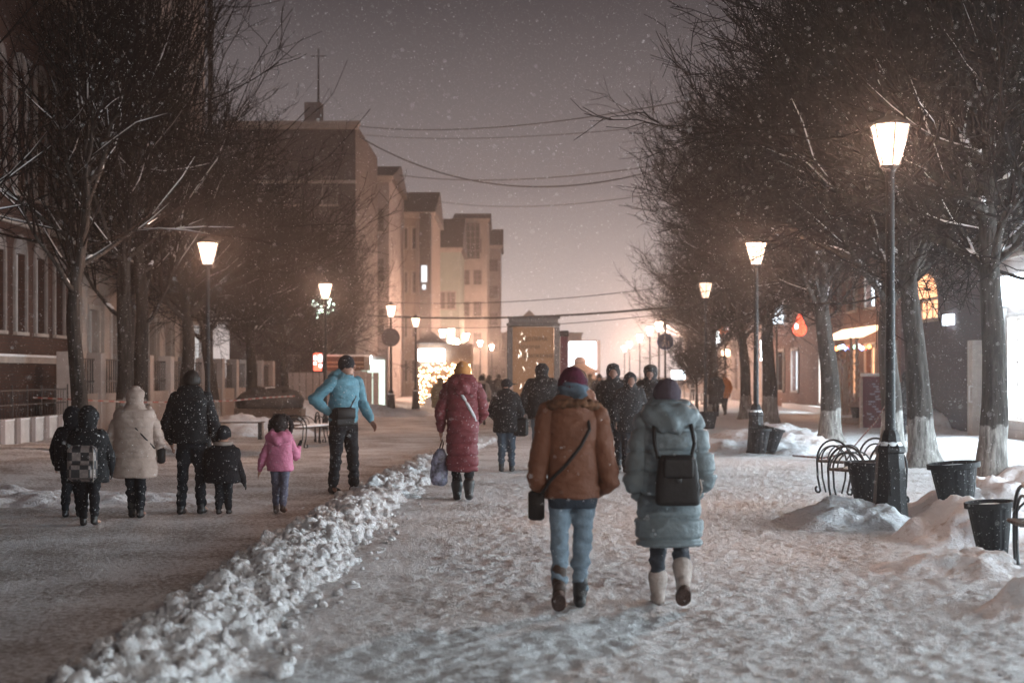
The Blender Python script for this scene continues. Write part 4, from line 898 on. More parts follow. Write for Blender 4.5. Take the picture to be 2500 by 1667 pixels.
bench(X(2088, 20.2), 20.2, R(38), 'farther iron bench with snowy seat left of the nearest lamp', 1.1)
bench(X(2118, 18.4), 18.4, R(38), 'nearer iron bench with snowy seat half hidden by the lamp pedestal', 1.0)
bench(4.86, 11.6, R(-6), 'iron bench with scrolled foot cut off by the right edge', 1.5)
bench(X(770, 33.5), 33.5, R(75), 'dark iron bench between the girl in pink and the man in blue', 2.6)
bench(X(722, 34.5), 34.6, R(20), 'snowy iron bench behind the girl in pink', 1.2)
bench(X(580, 36.5), 36.5, R(2), 'low plank bench with block legs behind the small child', 1.35, True, False)
# barrier tape
def tape(pts, label):
    Q = []; m = MB(); m2 = MB(); n = len(pts)-1
    # subdivide
    pp = []
    for i in range(n):
        for k in range(10): pp.append(Vector(pts[i]).lerp(Vector(pts[i+1]), k/10))
    pp.append(Vector(pts[-1]))
    for i in range(len(pp)-1):
        a, c = pp[i], pp[i+1]; (m if (i//1) % 2 else m2).add([(a.x,a.y,a.z),(c.x,c.y,c.z),(c.x,c.y+.012,c.z+.035),(a.x,a.y+.012,a.z+.035)], [(0,1,2,3)])
    b = empty('barrier_tape', pts[0], label=label, cat='barrier tape'); 
    for mm, mt, nm in ((m, mat('tape red', (.20, .045, .03), .5), 'red_stripe'), (m2, mat('tape white', (.26, .22, .20), .5), 'white_stripe')):
        o = mm.build(nm, mt, b); o.location = -Vector(pts[0])
tape([P(2165, 985, 27), P(2140, 1030, 27), P(2112, 1060, 27), P(2085, 1092, 27.2), P(2050, 1112, 27.4), P(2010, 1120, 27.8), P(1960, 1116, 28.2), P(1935, 1114, 28.5)], 'red and white barrier tape drooping onto the snow right')
tape([P(80, 972, 33), P(200, 978, 33), P(330, 984, 33.5), P(470, 982, 34.5), P(560, 980, 35), P(650, 972, 36), P(720, 968, 38)], 'faint red and white tape stretched between the left trees')
# covered trailer under the left trees
b = empty('covered_trailer', (X(660, 47), 47, 0), label='low dark covered heap on planks behind the left benches', cat='trailer')
m = MB(); m.sq_loft([(0, 0, .55, 1.1, .6), (0, 0, .85, 1.15, .62), (0, 0, 1.1, .9, .5), (0, 0, 1.25, .45, .3)], 20); link_mesh('tarpaulin', fused(m, .05, 3, lambda V: .05*fbm(V*3, 3, 4)), M_dark, b); MB().box(-1.1, 1.1, -.5, .5, .25, .55).build('plank_base', M_plank, b); MB().ell((.1, 0, 1.2), (.4, .3, .06)).build('snow', M_snow, b, smooth=True)
for x in (-.8, .8): MB().box(x-.08, x+.08, -.4, .4, 0, .25).build('leg', M_dark, b)
# ------------------------------------------------------------------ people
M_skin = mat('skin', (.42, .24, .18), .55, noise=.15, nscale=20)
def cloth(name, c, rough=.85, speck=0, noise=.25, sheen=0, ns=5): return mat(name, c, rough, noise=noise, nscale=ns, bump=.35, bscale=45, speck=speck, spec=.25, sheen=sheen)
C_black = cloth('black cloth', (.009, .010, .012), .8, .3); C_black2 = cloth('soft black cloth', (.010, .010, .013), .85, .12); C_dark = cloth('dark trousers', (.010, .012, .016), .85, .08)
C_brown = cloth('rust brown nylon', (.135, .052, .028), .6, 0, .1); C_teal = cloth('grey teal nylon', (.135, .165, .178), .55, 0, .08); C_jean = cloth('faded denim', (.15, .20, .245), .85, 0, .15, ns=14); C_jean2 = cloth('dark denim', (.055, .075, .10), .85, .1, .3)
C_leg = cloth('slate leggings', (.045, .052, .065), .85); C_beanie = cloth('burgundy wool', (.085, .014, .035), .9, 0, .5, ns=9); C_beanie2 = cloth('mauve grey wool', (.075, .058, .075), .9, 0, .3)
C_scarf = cloth('blue grey scarf', (.09, .13, .17), .9, 0, .5, ns=9); C_fur = cloth('brown fur', (.16, .075, .04), .95, 0, .7, ns=22); C_navy = cloth('navy hem', (.022, .032, .045), .8)
C_felt = cloth('beige felt', (.40, .34, .31), .9, 0, .2); C_sole = mat('boot sole', (.10, .06, .048), .8, noise=.5, nscale=18, bump=.8, bscale=60); C_boot = mat('black boot leather', (.014, .014, .015), .45, bump=.3, bscale=50, spec=.5); C_boot2 = mat('brown boot leather', (.06, .038, .03), .6, noise=.4, nscale=12, bump=.3)
C_bag = mat('black bag leather', (.014, .012, .012), .6, noise=.3, nscale=8, spec=.22, bump=.2)
C_red = cloth('wine red nylon', (.145, .030, .038), .6, .12); C_must = cloth('mustard wool', (.42, .20, .07), .9, .05); C_blue = cloth('sky blue nylon', (.11, .27, .345), .6, .12, .25); C_white = cloth('oatmeal nylon', (.38, .30, .26), .75, 0, .15)
C_pink = cloth('pink nylon', (.50, .165, .265), .65, .05, .15); C_greyp = cloth('grey violet trousers', (.10, .10, .14), .85, .1); C_green = cloth('olive nylon', (.10, .085, .05), .8, .3); C_orange = cloth('orange nylon', (.5, .19, .05), .7, .1); C_pale = cloth('pale coat', (.34, .29, .26), .8, .2); C_hair = mat('dark hair', (.02, .014, .012), .6, noise=.5, nscale=30); C_ginger = mat('ginger hair', (.22, .09, .03), .6, noise=.5, nscale=30)

def person(label, x, d, H, rot=0, group=None, coat=C_black, coat_z=.46, coat_w=1.0, coat_flare=1.0, quilt=0, legs=C_dark, boots=C_boot, boot_h=.16, head='hood', hatc=None, hs=1.0,
           arms=((), ()), feet=None, near=False, lean=0, head_turn=0, hair=None, gloves=C_boot, bulk=1.0, legw=1.0, face=False, sole=None, hem=None, neck=None, trim=None, headdx=0, bootm2=None, z0=0):
    "local frame: +y is where the person faces; heights in fractions of H"
    k = H/1.70; vox = .012 if near else (.016 if d < 22 else .024)
    hr = .105*hs*k; hz = H-hr*1.12; shz = H-(.285*hs)*k; hipz = .52*H-(.02*k if hs > 1 else 0); hx = .085*k; shx = .175*k*(.95 if hs > 1 else 1)
    ly = lambda z: lean*max(0, z-hipz)/(shz-hipz)         # forward lean of the upper body
    feet = feet or ((-.09, -.02, 0, 0), (.09, .06, 0, 0))   # (x, y, heel lift, splay)
    dflt = [((-.27, -.02, shz/k-.27), (-.27, .06, shz/k-.52)), ((.27, -.02, shz/k-.27), (.27, .06, shz/k-.52))]
    arms = [tuple(tuple(c*k for c in q) for q in (arms[i] or dflt[i])) for i in (0, 1)]
    rng = random.Random(int(x*100+d*37))
    hc = Vector((headdx*k, ly(hz)+.02*k, hz))
    # body: one continuous skin
    b = MB()
    b.ell(hc, (hr*.76, hr*.93, hr*1.12), 16, 12); b.ell(hc+Vector((0, hr*.35, -hr*.55)), (hr*.5, hr*.55, hr*.5))
    T = Matrix.Rotation(-head_turn, 3, 'Z')
    f = lambda v: hc+T @ Vector(v)*hr
    b.ell(f((0, 1.0, -.12)), (hr*.13, hr*.2, hr*.2), 8, 6); b.ell(f((0, .9, -.28)), (hr*.17, hr*.18, hr*.1), 8, 6); b.ell(f((0, .82, -.55)), (hr*.28, hr*.14, hr*.08), 8, 6); b.ell(f((0, .7, -.92)), (hr*.26, hr*.2, hr*.18), 8, 6)
    b.ell(f((0, .8, .12)), (hr*.5, hr*.13, hr*.1), 8, 6)
    for s in (-1, 1): b.ell(f((s*.78, .0, -.1)), (hr*.1, hr*.2, hr*.3), 8, 6); b.ell(f((s*.42, .62, -.3)), (hr*.25, hr*.25, hr*.22), 8, 6)
    b.cap((0, ly(shz), shz-.02*k), (hc.x*.7, hc.y-.01, hz-hr*.5), .058*k, .052*k)
    b.sq_loft([(0, 0, hipz-.06*k, .13*k, .09*k), (0, ly(hipz+.1), hipz+.1*k, .13*k, .085*k), (0, ly(shz-.2*k), shz-.18*k, .155*k, .10*k), (0, ly(shz), shz-.03*k, .15*k, .08*k), (0, ly(shz), shz+.02*k, .07*k, .05*k)], 16, 2.2)
    knees = []; ank = []
    for s, (fx, fy, lift, sp) in zip((-1, 1), feet):
        a = Vector((fx*k, fy*k-(.05*k if lift else 0), (.085+lift)*k)); hp = Vector((s*hx, 0, hipz)); 
        kn = hp.lerp(a, .5)+Vector((0, (.02+lift*.55)*k, 0)); knees.append(kn); ank.append(a)
        b.cap(hp, kn, .068*k, .045*k); b.cap(kn, a, .044*k, .032*k)
        to = a+Vector((sp*k, .13*k*math.cos(lift*4), -.045*k-.13*k*math.sin(min(1.2, lift*5)))); to.z = max(to.z, .03*k); b.cap(a+Vector((0, -.02*k, -.035*k)), to, .032*k, .026*k)
    hands = []
    for i, s in enumerate((-1, 1)):
        sh = Vector((s*shx, ly(shz), shz-.02*k)); el, wr = Vector(arms[i][0]), Vector(arms[i][1]); b.cap(sh, el, .045*k, .036*k); b.cap(el, wr, .035*k, .024*k)
        dr = (wr-el).normalized(); fw = Vector((0, 1, 0)) if abs(dr.y) < .8 else Vector((0, 0, 1)); sd = dr.cross(fw).normalized(); fw = sd.cross(dr).normalized()
        def hand(m, g):
            pc = wr+dr*.05*k; m.cap(wr, pc, .026*k*g, .030*k*g); m.cap(wr+dr*.02*k-fw*.012*k, pc+dr*.02*k-fw*.02*k, .018*k*g, .018*k*g); m.cap(wr+dr*.02*k+fw*.012*k, pc+dr*.02*k+fw*.02*k, .018*k*g, .018*k*g)
            for q, (off, L) in enumerate(((-.030, .062), (-.010, .075), (.011, .070), (.030, .055))):
                a = pc+dr*.028*k+fw*off*k; c = a+dr*L*.55*k+sd*s*.008*k+fw*off*.25*k; e_ = c+dr*L*.5*k-sd*s*(.02)*k; m.cap(a, c, .0095*k*g, .0088*k*g, 8); m.cap(c, e_, .0088*k*g, .007*k*g, 8)
            a = wr+dr*.03*k+fw*.025*k; c = a+dr*.035*k+fw*.03*k; m.cap(a, c, .012*k*g, .010*k*g, 8); m.cap(c, c+dr*.03*k+fw*.006*k, .010*k*g, .008*k*g, 8)
        hand(b, 1.0); hands.append(hand)
    body = link_mesh('person', fused(b, .0085*k if (near or face) else .013*k, 1), M_skin, None, label=label, cat='person', group=group)
    # trousers
    m = MB(); lw = legw
    m.sq_loft([(0, -.005, hipz-.10*k, .145*k*lw, .105*k*lw), (0, 0, hipz+.02*k, .150*k*lw, .11*k*lw), (0, ly(hipz+.1), hipz+.14*k, .145*k, .105*k)], 18, 2.2)
    for i, s in enumerate((-1, 1)):
        hp = Vector((s*hx, 0, hipz-.02*k)); kn, a = knees[i], ank[i]; e_ = kn.lerp(a, 1-(max(0, boot_h-.12))*1.2 if boot_h > .2 else .93)
        m.cap(hp, hp.lerp(kn, .5), .098*k*lw, .086*k*lw); m.cap(hp.lerp(kn, .5), kn, .086*k*lw, .066*k*lw); m.cap(kn, kn.lerp(e_, .4), .068*k*lw, .066*k*lw); m.cap(kn.lerp(e_, .4), e_, .066*k*lw, .055*k*lw)
    def folds(V):
        q = V/k; return k*(.014*fbm(q*np.array([9, 9, 16]), 3, rng.randint(0, 99))+.006*np.sin(q[:, 2]*62+3*vnoise(q*6, 3))*np.clip(1.2-np.abs(q[:, 2]-.28)*5, 0, 1))
    link_mesh('trousers', fused(m, vox, 2, folds), legs, body)
    # boots
    for i, s in enumerate((-1, 1)):
        fx, fy, lift, sp = feet[i]; a = ank[i]; m = MB(); w = 1.25 if boot_h > .2 else 1.1
        pitch = min(1.25, lift*5.2)
        dirn = Vector((sp, math.cos(pitch), -math.sin(pitch))).normalized(); dn = Vector((0, -math.sin(pitch), -math.cos(pitch)))
        heel = a+dn*.05*k-dirn*.045*k; toe = a+dn*.055*k+dirn*.135*k
        if toe.z < .03*k: dz = .03*k-toe.z; toe.z += dz
        m.cap(heel, heel.lerp(toe, .55), .040*k*w, .044*k*w); m.cap(heel.lerp(toe, .5), toe, .045*k*w, .034*k*w)
        m.cap(a+dn*.02*k-dirn*.01*k, heel.lerp(toe, .45)-dn*.012*k, .045*k*w, .038*k*w)
        kn = knees[i]; tp_ = a.lerp(kn, min(.85, max(.12, (boot_h-(.155 if boot_h > .2 else .085))/.40))); m.cap(a, tp_, .048*k*w, (.062 if boot_h > .2 else .052)*k*w)
        bo = link_mesh('boot', fused(m, .010 if near else .016, 1), bootm2 if (bootm2 and i == 0) else boots, body)
        if near:
            m = MB(); n = 16; up_ = -dn; rgs = []
            for off, g in ((.045, 1.06), (.075, 1.10), (.088, 1.04)):
                rg = []
                for j in range(n):
                    t = 2*PI*j/n; c = heel.lerp(toe, .5); lx = math.cos(t)*(.046 if math.sin(t) > 0 else .040)*k*w; lyy = math.sin(t)*(.125*k)
                    rg.append(tuple(c+Vector((lx*g, 0, 0))+dirn*lyy*g+dn*off*k*.85))
                rgs.append(rg)
            m.rings(rgs); m.build('sole', sole or C_sole, bo)
    # coat with sleeves and hood
    m = MB(); cz = coat_z*H; W = .5*coat_w*k*bulk
    zs = [cz, cz+(shz-cz)*.12, cz+(shz-cz)*.35, cz+(shz-cz)*.6, cz+(shz-cz)*.85, shz, shz+.035*k, shz+.07*k]
    rx = [.36*coat_flare, .37*coat_flare, .37*(1+(coat_flare-1)*.4), .375, .39, .36, .24, .16]; ry = [.27*coat_flare, .275*coat_flare, .27, .27, .28, .25, .19, .15]
    secs = [(0, ly(z)-.01*k, z, a*W, b_*W*1.02) for z, a, b_ in zip(zs, rx, ry)]
    m.sq_loft(secs, 26, 2.3)
    sleeves = []
    for i, s in enumerate((-1, 1)):
        if d < 22: mt_ = m; m = MB(); sleeves.append(m)
        sh = Vector((s*shx*(.95+.05*bulk), ly(shz), shz-.025*k)); el, wr = Vector(arms[i][0]), Vector(arms[i][1]); q = bulk
        m.cap(sh, sh.lerp(el, .5), .078*k*q, .078*k*q); m.cap(sh.lerp(el, .5), el, .078*k*q, .070*k*q); m.cap(el, el.lerp(wr, .5), .070*k*q, .066*k*q); m.cap(el.lerp(wr, .5), el.lerp(wr, .96), .066*k*q, .046*k*q)
        if d < 22: m = mt_
    if head == 'hood':
        m.ell(hc+Vector((0, -.012*k, .01*k)), (hr*1.08, hr*1.12, hr*1.26), 18, 12); m.cap((0, ly(shz), shz+.03*k), hc-Vector((0, .02*k, hr*.6)), .115*k*min(1.1, bulk), .10*k*hs)
    elif head == 'hood_peak':
        m.ell(hc+Vector((0, -.012*k, .01*k)), (hr*1.12, hr*1.18, hr*1.25), 18, 12); m.cap(hc+Vector((0, 0, .05*k)), hc+Vector((0, hr*.8, hr*.55)), hr*.75, hr*.6); m.cap((0, ly(shz), shz+.03*k), hc-Vector((0, .02*k, hr*.6)), .12*k, .10*k*hs)
    else:
        hb = neck if neck is not None else 1.0                # hood lying on the back, collar standing round the neck
        m.cap((-.09*k, ly(shz)-.055*k, shz+.055*k), (.09*k, ly(shz)-.055*k, shz+.055*k), .062*k*hb, .062*k*hb); m.ell((0, ly(shz)-.09*k, shz+.0*k), (.135*k*hb, .07*k*hb, .10*k*hb)); m.cap((0, ly(shz)-.005*k, shz+.03*k), (hc.x*.5, ly(shz), shz+.085*k*hb), .088*k, .082*k)
    sd_ = rng.randint(0, 99)
    def puff(V):
        q = V/k; r_ = .008*fbm(q*np.array([6, 6, 9]), 3, sd_)+.007*fbm(q*np.array([13, 13, 22]), 2, sd_+9)
        if quilt:
            ph = (q[:, 2]*1.0+.01*vnoise(q*5, sd_))/quilt; fr = np.abs((ph % 1)-.5)*2; r_ = r_+(.034 if near else .022)*(1-fr**7)-(.024 if near else .016)
        elb = 0
        for i in (0, 1):
            el = np.array(arms[i][0]); dd = np.linalg.norm(V-el, axis=1)/k; elb = elb+.012*np.sin(q[:, 2]*70+q[:, 0]*25)*np.clip(1-dd/.13, 0, 1)
        return k*(r_+elb)
    jk = link_mesh('coat', fused(m, vox*(.85 if near else 1), 1, puff), coat, body)
    for sv in sleeves: link_mesh('sleeve', fused(sv, vox, 1, puff), coat, body)
    if face and head.startswith('hood'):                     # face in the hood opening, shade put into its darker skin colour
        o = MB(); o.ell(f((0, .62, -.15)), (hr*.62, hr*.62, hr*.78), 12, 8); link_mesh('shaded_face', fused(o, .02, 2), mat('shaded cheek', (.22, .12, .09), .7), body)
    if hem:                                                  # longer layer showing below the jacket
        z1 = hem[0]*H; m = MB(); m.sq_loft([(0, -.01*k, z1, .33*W*coat_flare, .245*W*coat_flare), (0, -.01*k, z1+.06*k, .345*W*coat_flare, .255*W*coat_flare), (0, -.01*k, cz+.08*k, .345*W*coat_flare, .255*W)], 24, 2.3); link_mesh('tunic', fused(m, .014, 1, lambda V: .006*fbm(V*12, 3, 2)), hem[1], body)
    # head wear
    if head == 'beanie':
        m = MB(); m.ell(hc+Vector((0, -.008*k, hr*.28)), (hr*.93, hr*1.08, hr*1.12), 18, 12); m.lathe([(hr*.86, -.02*k), (hr*.98, -.02*k), (hr*1.0, .05*k), (hr*.9, .055*k)], 18, tuple(hc+Vector((0, -.004*k, hr*.02))))
        link_mesh('hat', fused(m, .010, 1, lambda V: .0035*np.sin(np.arctan2(V[:, 1]-hc.y, V[:, 0]-hc.x)*34)+.004*fbm(V*18, 2, 3)), hatc, body)
    elif head == 'cap':
        m = MB(); m.ell(hc+Vector((0, 0, hr*.35)), (hr*.98, hr*1.1, hr*.95), 16, 10); vs = f((0, 1.3, .35)); m.ell(vs, (hr*.7, hr*.75, hr*.09), 14, 6, T)
        link_mesh('hat', fused(m, .012, 1), hatc, body)
    elif head == 'hair':
        m = MB(); m.ell(hc+Vector((0, -.012*k, hr*.15)), (hr*.92, hr*1.02, hr*1.12), 16, 10); m.ell(hc+Vector((0, -hr*.5, -hr*.4)), (hr*.8, hr*.55, hr*.9), 12, 8); link_mesh('hair', fused(m, .012, 1, lambda V: .008*fbm(V*22, 3, 5)), hair or C_hair, body)
    if head in ('beanie', 'cap') and hair is not False:
        m = MB(); m.ell(hc+Vector((0, -hr*.42, -hr*.45)), (hr*.72, hr*.5, hr*.62), 12, 8); link_mesh('hair', fused(m, .012, 1), hair or C_hair, body)
    if trim:                                                 # fur edge of a hood
        m = MB(); n = 26; 
        for j in range(n):
            a = PI*(-.25)+PI*1.5*j/(n-1); c = hc+Vector((math.cos(a)*hr*1.38, hr*.25, math.sin(a)*hr*1.32)); m.ell(c, (hr*.3, hr*.42, hr*.3), 8, 6)
        def fl(V): return .02*k*fbm(V*40, 2, 4)+.014*k*np.abs(fbm(V*75, 1, 7))
        link_mesh('fur_trim', fused(m, .010, 0, fl), trim, body)
    if gloves:
        for i in (0, 1):
            m = MB(); hands[i](m, 1.28); link_mesh('glove', fused(m, .007 if d < 22 else .014, 1), gloves, body)
    body.location = (x, d, z0); body.rotation_euler = (0, 0, rot)
    body['_k'] = k; del body['_k']
    return body, dict(k=k, hc=hc, shz=shz, hipz=hipz, W=W, ly=ly, hr=hr)
def at_person(o, name, label, cat, parts, group=None):
    "a bag carried by a person: a thing of its own at the person's place"
    e_ = empty(name, tuple(o.location), o.rotation_euler[2], label=label, cat=cat, group=group)
    for nm, me, mm in parts: link_mesh(nm, me, mm, e_)
    return e_
def mbm(fn, *a, **k): m = MB(); getattr(m, fn)(*a, **k); return m
def strap(pts, w=.022, t=.006):
    "flat band through points lying against the back"
    m = MB(); pts = [Vector(p) for p in pts]; V = []; F = []; fine = []
    for i in range(len(pts)-1):
        for q in range(6): fine.append(pts[i].lerp(pts[i+1], q/6))
    fine.append(pts[-1])
    return m.tube(fine, w*.5, 8).mesh('strap')
GP = 'people walking in the street'
# two women in front
p1, q = person('woman seen from behind in a rust brown puffer jacket, burgundy knitted hat and jeans', .43, 10.06, 1.68, 0, GP, C_brown, .465, .90, 1.10, 0, C_jean, C_boot, .19, 'beanie', C_beanie,
    arms=(((-.262, -.04, .92), (-.17, .14, .82)), ((.262, -.04, .92), (.17, .14, .82))), feet=((-.105, -.16, .12, 0), (.055, .10, 0, .02)), near=True, bulk=1.06, hem=(.425, C_navy), neck=.9, gloves=None, bootm2=C_boot2, hair=False)
k = q['k']; s_ = MB(); s_.lathe([(.07, -.04), (.098, -.03), (.105, .02), (.1, .055), (.085, .07)], 20, (0, .0, q['shz']+.135)); s_.ell((.04, -.09, q['shz']+.12), (.06, .03, .05))
link_mesh('scarf', fused(s_, .012, 1, lambda V: .008*np.sin(V[:, 2]*120+V[:, 0]*30)+.006*fbm(V*20, 2, 2)), C_scarf, p1)
c_ = MB()
for j in range(22): a = 2*PI*j/22; c_.ell((.155*math.cos(a), -.02+.11*math.sin(a), q['shz']+.055-.02*math.cos(a)**2), (.045, .045, .034), 8, 6)
link_mesh('fur_collar', fused(c_, .010, 0, lambda V: .010*fbm(V*40, 2, 4)+.006*np.abs(fbm(V*80, 1, 7))), C_fur, p1)
at_person(p1, 'shoulder_bag', 'small black bag on the left hip of the woman in brown, strap across her back', 'bag', [('bag', mbm('bbox', -.315, -.20, -.02, .10, .62, .83, .02).mesh(), C_bag), ('strap', strap([(-.22, -.08, .82), (-.16, -.165, .92), (-.05, -.195, 1.03), (.05, -.195, 1.16), (.11, -.16, 1.27), (.10, -.09, 1.36)], .024), C_bag)])
p2, q = person('woman seen from behind in a long grey teal puffer coat with white felt boots', 1.13, 10.25, 1.60, 0, GP, C_teal, .272, .98, 1.2, .168, C_leg, C_felt, .27, 'beanie', C_beanie2,
    arms=(((-.265, -.03, .93), (-.18, .15, .80)), ((.27, -.03, .95), (.18, .15, .80))), feet=((-.075, .08, 0, -.01), (.085, -.15, .13, .02)), near=True, bulk=1.17, neck=1.45, gloves=None, head_turn=.5, headdx=-.01, hair=C_hair)
def big_hood(p, q, w, mt, g=1.0):
    k = q['k']; z = q['shz']; m = MB()
    for s in (-1, 1): m.cap((s*.10*k*w, .02*k, z+.105*k), (s*.13*k*w, -.09*k, z+.03*k), .055*k*g, .07*k*g)
    m.cap((-.12*k*w, -.10*k, z+.03*k), (0, -.165*k, z-.02*k), .075*k*g, .085*k*g); m.cap((.12*k*w, -.10*k, z+.03*k), (0, -.165*k, z-.02*k), .075*k*g, .085*k*g)
    m.cap((-.08*k*w, -.13*k, z+.06*k), (.08*k*w, -.13*k, z+.06*k), .06*k*g, .06*k*g); m.cap((-.05*k, -.175*k, z-.065*k), (.05*k, -.175*k, z-.065*k), .045*k, .045*k)
    link_mesh('hood', fused(m, .011, 1, lambda V: .008*fbm(V*11, 3, 8)+.006*np.sin(V[:, 0]*45+V[:, 2]*25)), mt, p)
big_hood(p2, q, 1.15, C_teal, 1.1)
at_person(p2, 'backpack', 'black leather backpack on the teal puffer coat', 'backpack', [('body', fused(MB().sq_loft([(.03, -.275, .735, .14, .05), (.03, -.28, .75, .16, .07), (.03, -.28, .9, .152, .07), (.03, -.27, 1.05, .135, .055), (.03, -.265, 1.09, .115, .04)], 28, 4), .012, 1), C_bag), ('flap', fused(MB().bbox(-.105+.03, .105+.03, -.362, -.325, .93, 1.07, .012), .01, 1), C_bag),
    ('clasp', MB().bbox(.01, .05, -.372, -.360, .90, .93, .004).mesh(), C_boot), ('strap', strap([(-.10, -.24, 1.06), (-.125, -.235, 1.17), (-.12, -.15, 1.30)], .03), C_bag), ('strap', strap([(.13, -.24, 1.06), (.155, -.235, 1.17), (.14, -.15, 1.30)], .03), C_bag), ('ring', strap([(.185, -.30, .80), (.195, -.33, .86), (.185, -.30, .92)], .012), C_felt)])
# couple on the road
p3, q = person('person in a long wine red puffer coat and mustard knitted hat carrying a bag', X(1129, 18.8), 18.8, 1.80, 0, GP, C_red, .215, 1.0, 1.02, .14, C_black2, C_boot, .26, 'beanie', C_must, arms=(((-.27, -.02, 1.10), (-.27, .05, .86)), ((.26, 0, 1.10), (.20, .16, .98))), feet=((-.07, .08, 0, -.02), (.085, -.06, .03, .02)), bulk=1.05, neck=1.5, hair=False)
big_hood(p3, q, .95, C_red, .95)
at_person(p3, 'sling_strap', 'pale silvery strap lying diagonally over the wine red coat', 'strap', [('band', strap([(-.02, -.155, 1.42), (.07, -.165, 1.27), (.15, -.14, 1.12), (.175, -.06, 1.04)], .045), mat('silver strap', (.42, .44, .46), .5))])
at_person(p3, 'shopping_bag', 'patterned plastic shopping bag in the left hand beside the wine red coat', 'shopping bag', [('bag', fused(MB().sq_loft([(-.31, .05, .19, .085, .06), (-.31, .05, .22, .115, .07), (-.31, .05, .45, .12, .07), (-.30, .05, .60, .09, .05), (-.29, .05, .68, .04, .03)], 20), .014, 1, lambda V: .012*fbm(V*14, 3, 3)), mat('patterned plastic', (.30, .30, .42), .35, noise=.85, nscale=14, col2=(.03, .03, .035), spec=.6)), ('handle', MB().tube([(-.31, .05, .66), (-.285, .06, .74), (-.27, .07, .80), (-.255, .06, .74), (-.27, .05, .66)], .008, 6).mesh(), C_bag)])
p4, q = person('man in a sky blue winter jacket and dark hat, one hand on his hip', X(838, 20), 20.0, 1.90, R(-142), GP, C_blue, .495, 1.02, .98, 0, C_black2, C_boot, .16, 'beanie', C_dark, arms=(((-.27, .02, 1.12), (-.33, .13, .90)), ((.40, -.04, 1.17), (.25, .08, 1.0))), feet=((-.15, .02, 0, -.03), (.14, -.02, 0, .03)), near=True, bulk=1.02, lean=.05, head_turn=-.75, neck=1.1, legw=1.15, hair=None)
big_hood(p4, q, .85, C_blue, .85)
at_person(p4, 'messenger_bag', 'black messenger bag at the hip of the man in sky blue', 'bag', [('bag', fused(MB().bbox(-.03, .28, .14, .28, .93, 1.20, .03), .014, 1), C_bag), ('flap', MB().bbox(-.02, .27, .27, .302, 1.04, 1.19, .01).mesh(), C_bag), ('strap', strap([(.0, .17, 1.18), (-.10, .16, 1.34), (-.15, .08, 1.50), (-.09, -.03, 1.60)], .03), C_bag)])
# family at the left
p5, q = person('girl in a pink jacket with dark fur-trimmed hood and grey trousers', X(684, 17), 17.0, 1.14, R(-5), GP, C_pink, .44, 1.12, 1.08, 0, C_greyp, C_boot2, .12, 'beanie', cloth('dark fur', (.025, .02, .02), .95, .2), 1.32, arms=(((-.30, -.05, .98), (-.37, .0, .75)), ((.27, .06, 1.0), (.29, .20, 1.16))), feet=((-.09, .06, 0, -.02), (.08, -.08, .04, .03)), bulk=1.1, trim=cloth('dark fur', (.025, .02, .02), .95, .2), legw=1.12, gloves=C_dark)
big_hood(p5, q, 1.25, C_pink, 1.35)
p6, q = person('small child in dark snowsuit with pale scarf beside the man in black', X(545, 16.9), 16.9, 1.03, R(-8), GP, C_black2, .36, 1.35, 1.12, 0, C_dark, C_boot, .14, 'beanie', C_dark, 1.45, arms=(((-.26, 0, 1.0), (-.32, .05, 1.1)), ((.33, 0, .85), (.40, .05, .62))), bulk=1.35, legw=1.25, hair=False)
m = MB(); m.lathe([(.085, -.02), (.115, -.01), (.118, .02), (.09, .03)], 18, (0, 0, q['shz']+.05)); link_mesh('scarf', m.mesh(), C_pale, p6)
p7, q = person('man in black fur-collared jacket and dark hat walking with a child', X(467, 16.9), 16.9, 1.68, R(-4), GP, C_black, .50, 1.12, .97, 0, C_dark, C_boot, .15, 'beanie', C_hair, arms=(((-.29, -.03, 1.08), (-.27, .08, .86)), ((.28, -.02, 1.08), (.29, .08, .84))), feet=((-.12, -.02, 0, -.03), (.10, .08, 0, .02)), bulk=1.1, legw=1.05, neck=1.2)
at_person(p7, 'crossbody_bag', 'small dark bag sticking out on the left side of the man in black', 'bag', [('bag', MB().bbox(-.36, -.28, -.06, .1, 1.0, 1.12, .015).mesh(), C_bag)])
p8, q = person('woman in an oatmeal quilted coat with hood up and black leggings', X(330, 16.5), 16.5, 1.50, R(4), GP, C_white, .305, 1.22, 1.12, .13, C_dark, C_boot, .2, 'hood', None, 1.05, arms=(((-.33, -.02, .98), (-.24, .12, .78)), ((.31, -.02, 1.0), (.23, .12, .82))), feet=((-.05, .05, 0, -.01), (.07, -.03, 0, .03)), bulk=1.15, gloves=None)
at_person(p8, 'crossbody_bag', 'thin strap across the oatmeal coat with a small black bag at the side', 'bag', [('bag', MB().bbox(.26, .33, -.04, .12, .62, .80, .02).mesh(), C_bag), ('strap', strap([(-.12, -.13, 1.20), (.0, -.178, 1.08), (.12, -.17, .95), (.24, -.08, .80)], .018), C_bag)])
p9, q = person('boy in black padded jacket and hood with a checked school bag', X(215, 15.6), 15.6, 1.30, R(3), GP, C_black, .36, 1.25, 1.05, 0, C_black2, C_boot, .16, 'hood_peak', None, 1.32, arms=(((-.27, -.02, 1.0), (-.26, .08, .78)), ((.30, 0, 1.0), (.30, .10, .80))), feet=((-.08, .05, 0, -.02), (.11, -.05, .03, .04)), bulk=1.25, legw=1.15)
M_check = bpy.data.materials.new('checked print'); M_check.use_nodes = True; t_ = M_check.node_tree; ck = t_.nodes.new('ShaderNodeTexChecker'); ck.inputs['Scale'].default_value = 11; ck.inputs[1].default_value = (.34, .28, .26, 1); ck.inputs[2].default_value = (.03, .03, .035, 1)
